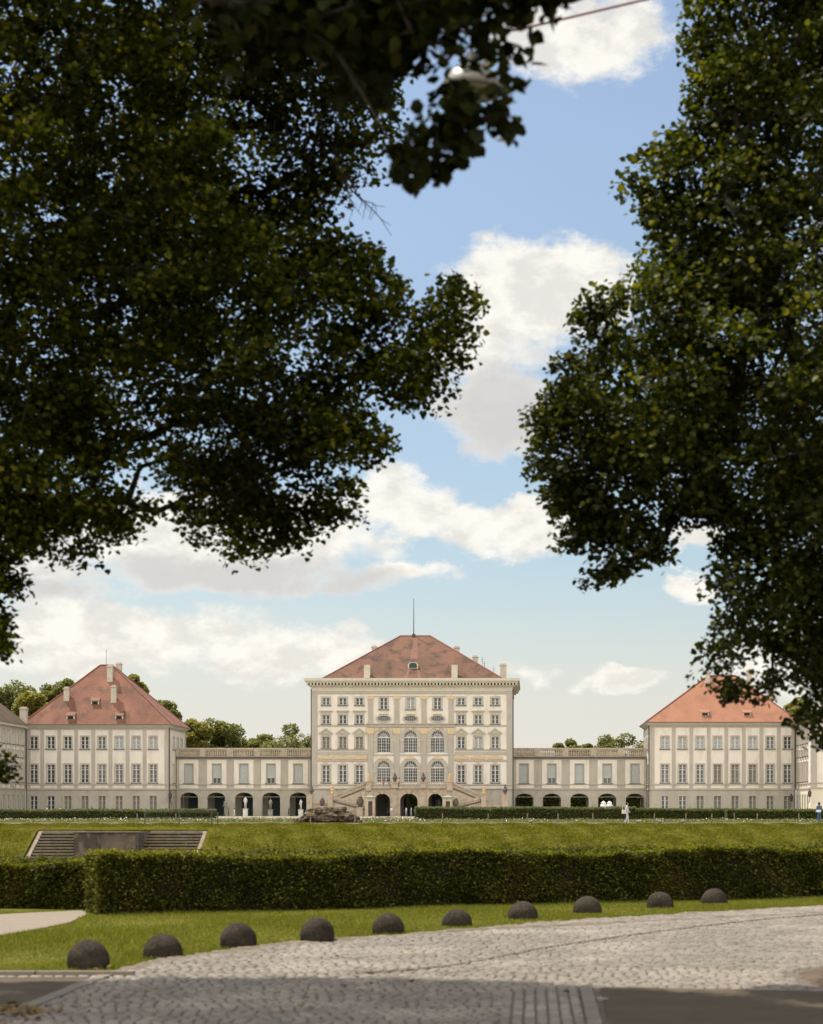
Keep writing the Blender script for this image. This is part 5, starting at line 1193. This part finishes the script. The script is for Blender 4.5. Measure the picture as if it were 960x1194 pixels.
for lb, px, D, top, legs, h in (('person in white shirt standing before the left porch arch', 456.5, 331, WH, (.4, .33, .28), 1.72), ('dark dressed person sitting low in the left porch arch', 452.0, 332, DK, DK, 1.35),
        ('person in white in the left half of the middle porch arch', 473.8, 333, WH, (.35, .35, .38), 1.7), ('person in pale grey in the right half of the middle porch arch', 479.5, 334, (.5, .5, .52), (.4, .4, .45), 1.72), ('smaller person in white deep in the middle arch', 484, 338, (.55, .55, .6), DK, 1.6),
        ('dark dressed person under the second left arch', 266.6, 344, DK, DK, 1.6), ('child in white beside the third left arch', 273.4, 344, WH, WH, 1.45), ('dark dressed person at the fourth left pier', 336.8, 343, DK, DK, 1.5),
        ('person with white top behind the left far hedge', 54.8, 300, WH, DK, 1.75), ('person in pink behind the left far hedge', 70.2, 300, (.55, .30, .28), DK, 1.7), ('person in pale clothes near the left wing lantern', 10, 310, (.5, .45, .42), (.3, .3, .3), 1.75),
        ('dark dressed person behind the left hedge near the fifth window', 107, 300, DK, DK, 1.75), ('person in dark red before the outermost right pedestal', 586, 322, (.30, .06, .07), DK, 1.75)):
    person(lb, px, D, rz=rnd.uniform(-2.5, 2.5), top=top, legs=legs, h=h, walk=.1)
BZ = qz(918.0) + TZ
for lb, px, top in (('person in dark red leaning at the left balcony balustrade', 447, (.28, .08, .07)), ('person in black at the balcony beside the left finial urn', 453.6, DK), ('person in pink at the balcony right of the left finial urn', 465.5, (.5, .28, .25))):
    person(lb, px, 335.2, z=BZ, rz=rnd.uniform(-1, 1), top=top, legs=DK, h=1.7, walk=.05)
# wall lanterns
for px, y, D, lb in ((23.5, 924, 342.6, 'black lantern on the left wing near the corner'), (198.5, 925, 342.6, 'black lantern at the right corner of the left pavilion'), (923, 928, 342.6, 'black lantern at the right corner of the right pavilion'), (944.5, 923, 325.2, 'black lantern on the right wing corner')):
    b = B(); b.lathe([(.05, 0), (.28, .25), (.34, 1.0), (.12, 1.3), (.03, 1.6)], n=6); b.tube([(0, 0, .1), (.0, .3, -.5), (0, 1.2, -.9)], .06, 5)
    tag(ob('wall_lantern', b, M['pipe'], loc=(PX(px, D), D, PZ(y + 7, D))), lb, 'lantern')
# bench behind the left hedge
b = B(); b.box(-1.4, 1.4, -.25, .25, .42, .5); b.box(-1.4, 1.4, .2, .26, .6, 1.3)
for x in (-1.2, 1.2): b.box(x - .05, x + .05, -.22, .26, 0, .42); b.box(x - .05, x + .05, .2, .28, .42, 1.3)
tag(ob('park_bench', b, M['urnm'], loc=(PX(96, 305), 305, TZ)), 'dark bench behind the far hedge below the left pavilion', 'bench')

# ------------------------------------------------------------------ background trees
def bg_tree(label, px, y_top, wpx, D, m, n=15000, y_bot=952, ls=.42, dens=1.0):
    x = PX(px, D); zt = PZ(y_top, D) - TZ; Wd = wpx * D / F; r = thing('park_tree', label, 'tree', (x, D, TZ), 0, 'park trees behind the palace')
    zc0 = max(1.5, zt - Wd * .95); C_ = []; nc = 38
    for i in range(nc):
        while True:
            p = np.array([rnd.uniform(-1, 1), rnd.uniform(-1, 1), rnd.uniform(-1, 1)])
            if np.linalg.norm(p) < 1: break
        p = p / max(np.linalg.norm(p), .01) * (np.linalg.norm(p) ** .6)
        C_.append((p[0] * Wd * .42, p[1] * Wd * .42, zc0 + (p[2] * .5 + .5) * (zt - zc0) * .9, rnd.uniform(.11, .2) * Wd))
    P = []
    for cx_, cy_, cz_, rr in C_:
        k = int(n / nc); q = unit(rng.normal(size=(k, 3))) * (rng.uniform(.45, 1, (k, 1)) ** .5) * rr; q[:, 2] *= .75; P.append(q + np.array([cx_, cy_, min(cz_, zt - rr * .75)]))
    P = np.concatenate(P); leaves('crown', P, ls, m, r, up=.5)
    b = B(); b.tube([(0, 0, -.3), (0.2, 0, zc0), (0, 0, (zc0 + zt) / 2)], [Wd * .035 + .15, Wd * .025 + .1, .1], 7)
    for cx_, cy_, cz_, rr in C_[:9]: b.tube([(.15, 0, zc0 * .8 + .5), (cx_ * .5, cy_ * .5, (zc0 + cz_) / 2), (cx_, cy_, cz_)], [.22, .13, .05], 5)
    ob('trunk', b, M['bark'], r); return r
T_ = [('low pale tree filling the gap right of the left pavilion eave', 214, 848, 40, 420, 'leafB2'), ('low rounded tree just left of the tree beside the main block', 308, 856, 44, 440, 'leafB'), ('dark round tree behind the left wing at the left edge', 8, 790, 75, 392, 'leafB'), ('lower yellowish tree left of the left pavilion roof', 36, 803, 46, 385, 'leafB2'), ('dark tree peeping over the left slope of the left pavilion roof', 70, 789, 42, 400, 'leafB'),
      ('feathery tree behind the right slope of the left pavilion roof', 156, 787, 30, 420, 'leafB2'), ('dark tree above the right eave of the left pavilion', 187, 815, 44, 405, 'leafB'), ('yellow-green tree just right of the left pavilion', 228, 838, 40, 398, 'leafB2'),
      ('open crowned tree above the left gallery', 258, 836, 66, 412, 'leafB'), ('small far tree low between the two trees over the left gallery', 297, 862, 24, 470, 'leafB'), ('broad tree behind the left gallery beside the main block', 340, 841, 86, 405, 'leafB'),
      ('small round tree above the middle of the right gallery', 662, 861, 34, 430, 'leafB'), ('tiny far tree top between the two trees over the right gallery', 685, 868, 16, 480, 'leafB'), ('broad tree behind the right gallery beside the right pavilion', 726, 849, 78, 410, 'leafB'),
      ('tree behind the right pavilion above the right wing', 935, 812, 60, 400, 'leafB2')]
for lb, px, yt, wp, D, m in T_: bg_tree(lb, px, yt, wp, D, M[m], ls=.55)
bp2 = [(PX(600, 385), 385), (PX(770, 385), 385)]
hedge('garden_hedge', 'dark garden hedge seen through the arches of the right gallery and the palace door', (-34, 374), (26, 374), 3, TZ, 5.2, 14000, .4, M['leafFH'], core=.3, wav=.1, kx=.4)

# ------------------------------------------------------------------ foreground trees framing the view
def noise_pts(P, sc_): return np.array([mathutils.noise.noise(Vector(p) * sc_) for p in P])
def fg_tree(name, label, polys, D0, half, trunk, tr, nsp, per, lsz, m, spread=.17, seed=1, twigs=True, shape=6, maxin=1.1, thin=(), limb=1.0):
    g = np.random.default_rng(seed); allP = []
    area = []
    for poly in polys:
        a = abs(sum(x0 * y1 - x1 * y0 for (x0, y0), (x1, y1) in zip(poly, poly[1:] + poly[:1]))) / 2; area.append(a)
    tot = sum(area)
    for poly, a in zip(polys, area):
        A = np.array(poly, float); need = max(6, int(nsp * a / tot * (1 if poly is polys[0] else 2.2))); got = []
        while len(got) < need:
            Q = np.stack([g.uniform(A[:, 0].min(), A[:, 0].max(), 4 * need), g.uniform(A[:, 1].min(), A[:, 1].max(), 4 * need)], 1)
            Q = Q[inside(Q, poly)]; Q = Q[(g.uniform(0, 1, len(Q)) < .38) | ((Q[:, 0] > -60) & (Q[:, 0] < 1020) & (Q[:, 1] > -60))]; d = edge_dist(Q, poly) * D0 / F
            k = d > min(spread * .28, d.max() * .4); Q, d = Q[k], d[k]
            for q, dd in zip(Q, d):
                hd = min(half, .25 + maxin * dd); got.append((q[0], q[1], g.uniform(-1, 1) * hd, dd))
                if len(got) >= need: break
        for px, y, o, dd in got:
            allP.append((PX(px, D0), D0 + o, PZ(y, D0), dd, 0.0 if poly is polys[0] else 1.0))
    P = np.array(allP)
    for (cx_, cy_, r_, keepf) in thin:
        q = np.stack([P[:, 0] * F / D0 + VX, VY - (P[:, 2] - EYE) * F / D0], 1); dd = np.hypot(q[:, 0] - cx_, (q[:, 1] - cy_)); P = P[~((dd < r_) & (g.uniform(0, 1, len(P)) > keepf))]
    nz_ = np.array([mathutils.noise.noise(Vector(p[:3]) * 1.5 + Vector((seed, 0, 0))) for p in P]) + g.normal(0, .1, len(P)); P = P[(nz_ > -.24) | (P[:, 4] > .5)]
    inn = P[:, 3]; P = P[:, :3]
    # skeleton: every spray hangs on its nearest neighbour closer to the trunk
    root = np.array(trunk, float); top = root + np.array([0, 0, 1.0]) * tr[1]
    base_nodes = [root + (top - root) * f for f in (0, .15, .3, .45, .6, .75, .9, 1.0)]
    nodes = list(base_nodes); parent = [-1] + list(range(7)); order = np.argsort(np.linalg.norm(P - (root + top) / 2 * np.array([1, 1, 1]), axis=1))
    NP_ = np.array(nodes); depth = [0] * 8
    for i in order:
        p = P[i]; d = np.linalg.norm(NP_ - p, axis=1); cost = d * (1 + .25 * (NP_[:, 2] > p[2] + 1.5)); cost[:2] += 30
        j = int(np.argmin(cost)); q = NP_[j]
        k = max(1, int(d[j] / .55)); prev = j
        for s_ in range(1, k):
            mpt = q + (p - q) * s_ / k + g.normal(0, .05, 3); nodes.append(mpt); parent.append(prev); prev = len(nodes) - 1
        nodes.append(p); parent.append(prev); NP_ = np.array(nodes)
    n = len(nodes); cnt = np.ones(n)
    for i in range(n - 1, 0, -1):
        if parent[i] >= 0: cnt[parent[i]] += cnt[i]
    rad = np.clip(.0045 * limb * np.sqrt(cnt) * 1.35, .005, tr[0] * (.8 if limb > .3 else .09)); rad[:8] = tr[0] * np.linspace(1, .55, 8)
    b = B()
    b.tube([nodes[i] - root for i in range(8)], list(rad[:8]), 12, 0); b.lathe([(tr[0] * 1.6, -.1), (tr[0] * 1.15, .3), (tr[0], .6)], n=12)
    r = thing(name, label, 'tree', tuple(root)); ob('trunk', b, M['bark'], r, smooth=True)
    b = B()
    for i in range(8, n):
        p, q = nodes[parent[i]] - root, nodes[i] - root
        if np.linalg.norm(p - q) < 1e-4: continue
        b.tube([p, q], [min(rad[parent[i]], rad[i] * 1.6), rad[i]], 5)
    ob('branches', b, M['bark'], r)
    # leaves
    Cn = []; nper = (per * g.uniform(.5, 1.5, len(P))).astype(int)
    for p, k, dd in zip(P, nper, inn):
        f_ = min(1.0, .42 + dd / .35); k = max(6, int(k * f_ ** 1.5)); s_ = spread * g.uniform(.75, 1.35) * f_; q = np.clip(g.normal(0, 1, (k, 3)), -1.7, 1.7) * np.array([s_, s_, s_ * .62]); q[:, 2] -= np.abs(q[:, 0]) * .25; Cn.append(q + p)
    Cn = np.concatenate(Cn) - root
    V_, i_, c_ = leaf_arrays(Cn, lsz, up=.55, droop=.5, shape=shape); link('crown', np_mesh('crown', V_, i_, c_, m), r)
    return r, P
LEFT = [(-420, -330), (480, -330), (478, -40), (470, 60), (462, 105), (468, 130), (452, 160), (435, 190), (418, 205), (402, 218), (392, 240), (398, 264), (418, 290),
        (440, 287), (458, 322), (478, 338), (508, 352), (508, 325), (540, 313), (566, 335), (562, 358), (546, 382), (552, 402), (522, 448), (498, 472), (464, 476), (438, 458), (422, 440), (432, 480), (462, 514), (436, 535),
        (447, 575), (428, 602), (380, 606), (350, 640), (312, 646), (275, 652), (256, 661), (216, 642), (204, 600), (196, 562), (180, 543), (158, 548), (166, 575), (190, 588), (180, 602), (160, 606), (154, 626), (138, 624), (102, 648), (75, 662), (48, 646), (22, 656), (-60, 660), (-420, 560)]
LEFT2 = [(-60, 640), (12, 642), (23, 660), (20, 682), (4, 694), (-8, 700), (6, 722), (14, 732), (8, 744), (33, 749), (26, 757), (2, 759), (-60, 770)]
LEFT3 = [(-60, 872), (2, 878), (20, 886), (22, 894), (8, 900), (6, 909), (-60, 915)]
RIGHT = [(812, -330), (806, -40), (808, 10), (796, 22), (803, 44), (796, 56), (806, 74), (812, 96), (796, 104), (800, 128), (788, 142), (762, 166), (734, 164), (730, 182), (752, 190), (714, 208), (737, 226), (746, 243), (752, 262), (766, 272), (758, 286),
         (735, 292), (742, 306), (722, 312), (703, 312), (690, 345), (668, 365), (684, 386), (664, 406), (640, 430), (646, 456), (604, 491), (626, 506), (619, 532), (622, 560), (650, 590), (661, 612), (644, 641), (682, 634), (697, 636), (699, 656), (674, 668),
         (700, 682), (735, 666), (772, 655), (783, 640), (776, 616), (800, 612), (832, 612), (838, 640), (826, 664), (808, 690), (846, 700), (838, 716), (815, 722), (808, 758), (803, 788), (838, 802), (846, 812), (858, 795), (866, 772), (890, 752), (912, 772), (905, 790), (930, 800),
         (922, 830), (930, 850), (955, 868), (1010, 880), (1300, 800), (1500, 500), (1500, -330)]
RIGHT2 = [(846, 790), (868, 792), (870, 812), (858, 828), (848, 812)]
RIGHT3 = [(896, 772), (912, 776), (906, 800), (890, 820), (882, 808), (890, 795)]
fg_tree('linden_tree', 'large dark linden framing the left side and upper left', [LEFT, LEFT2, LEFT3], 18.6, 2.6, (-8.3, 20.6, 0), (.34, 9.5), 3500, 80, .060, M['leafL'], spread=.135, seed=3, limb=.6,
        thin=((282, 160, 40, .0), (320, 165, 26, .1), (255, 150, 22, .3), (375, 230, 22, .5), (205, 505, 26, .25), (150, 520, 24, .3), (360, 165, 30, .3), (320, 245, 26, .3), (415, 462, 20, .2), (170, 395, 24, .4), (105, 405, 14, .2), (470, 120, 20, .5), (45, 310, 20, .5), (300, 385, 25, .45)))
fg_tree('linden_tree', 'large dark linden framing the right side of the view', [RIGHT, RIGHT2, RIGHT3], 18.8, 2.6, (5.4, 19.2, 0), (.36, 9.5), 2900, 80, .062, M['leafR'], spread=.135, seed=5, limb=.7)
NEAR2 = [(486, 92), (560, 100), (545, 138), (540, 168), (528, 180), (530, 222), (514, 218), (500, 188), (486, 208), (468, 222), (451, 216), (464, 178), (480, 152), (474, 118)]
NEAR3 = [(560, 60), (600, 70), (600, 118), (592, 152), (574, 152), (566, 120)]
NEAR = [(100, -420), (760, -420), (690, -40), (668, -10), (672, 12), (660, 22), (640, 4), (622, 14), (602, 32), (626, 46), (633, 68), (622, 84), (602, 80), (590, 98), (598, 118), (590, 148), (576, 150), (568, 128), (546, 138), (540, 168), (528, 180), (530, 218), (516, 214), (500, 188), (486, 208), (468, 220), (453, 214), (466, 178), (482, 152), (474, 118), (484, 92),
        (450, 102), (410, 118), (350, 108), (300, 92), (262, 62), (240, 20)]
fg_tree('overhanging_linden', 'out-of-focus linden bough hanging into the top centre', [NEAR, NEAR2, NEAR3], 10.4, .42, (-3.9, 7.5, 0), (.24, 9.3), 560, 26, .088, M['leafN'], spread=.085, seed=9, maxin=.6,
        limb=.2,
        thin=((556, 92, 34, .0), (470, 100, 28, .2), (520, 55, 24, .3), (380, 90, 40, .45), (500, 130, 26, .3), (610, 60, 30, .5), (490, 185, 45, .6), (640, 20, 26, .35), (585, 30, 25, .35), (440, 60, 25, .4)))
# bare drooping twigs below the left crown
b = B(); g = random.Random(4)
for (x0, y0, x1, y1) in ((400, 200, 452, 262), (396, 190, 410, 235), (388, 170, 420, 250), (405, 215, 446, 240), (370, 130, 392, 180), (330, 130, 342, 178), (352, 140, 366, 190), (318, 140, 325, 175)):
    pts = []
    for i in range(7):
        f = i / 6; pts.append((PX(x0 + (x1 - x0) * f + g.gauss(0, 2.5), 18.4) + 8.3, 18.4 - 20.6, PZ(y0 + (y1 - y0) * f + 6 * math.sin(f * 3), 18.4)))
    b.tube(pts, [.009 * (1 - f / 8) for f in range(7)], 4)
    for i in range(2, 6): p = Vector(pts[i]); b.tube([p, p + Vector((g.uniform(-.1, .15), g.uniform(-.05, .05), g.uniform(-.18, -.05)))], [.004, .002], 4)
o = ob('twigs', b, M['bark'], [q for q in bpy.data.objects if q.name == 'linden_tree'][0])

# ------------------------------------------------------------------ suspended street lamp and its cable
DL = 13.0
lm = thing('suspended_lamp', 'white dish street lamp hanging under the leaves at the top', 'street lamp', (PX(550, DL), DL, PZ(105, DL)))
b = B(); b.lathe([(.03, .16), (.10, .155), (.17, .10), (.215, .02), (.22, -.01), (.205, -.015)], n=24); ob('lamp_shade', b, M['lampw'], lm, smooth=True)
b = B(); b.lathe([(.19, -.012), (.15, -.04), (.05, -.055), (.01, -.056)], n=20); ob('lens', b, M['lampw'], lm, smooth=True)
b = B(); zt = PZ(33, DL) - PZ(105, DL); b.tube([(0, 0, .16), (0, 0, zt)], .012, 6); b.lathe([(.04, .15), (.05, .2), (.03, .26)], n=8); ob('hanger', b, M['pipe'], lm)
b = B(); pts = []
for i, (px, y) in enumerate([(-500, -110), (-200, -40), (100, 12), (350, 36), (480, 40), (550, 36), (602, 35), (750, 0), (1100, -85), (1500, -190)]): dd = DL + max(0, 480 - px) * .024; pts.append((PX(px, dd), dd, PZ(y, dd)))
b.tube(pts, .0085, 8); tag(ob('lamp_cable', b, M['cable']), 'thin red-brown cable crossing the top of the view', 'cable')
for o in list(bpy.data.objects):
    if o.name == 'p': bpy.data.objects.remove(o)
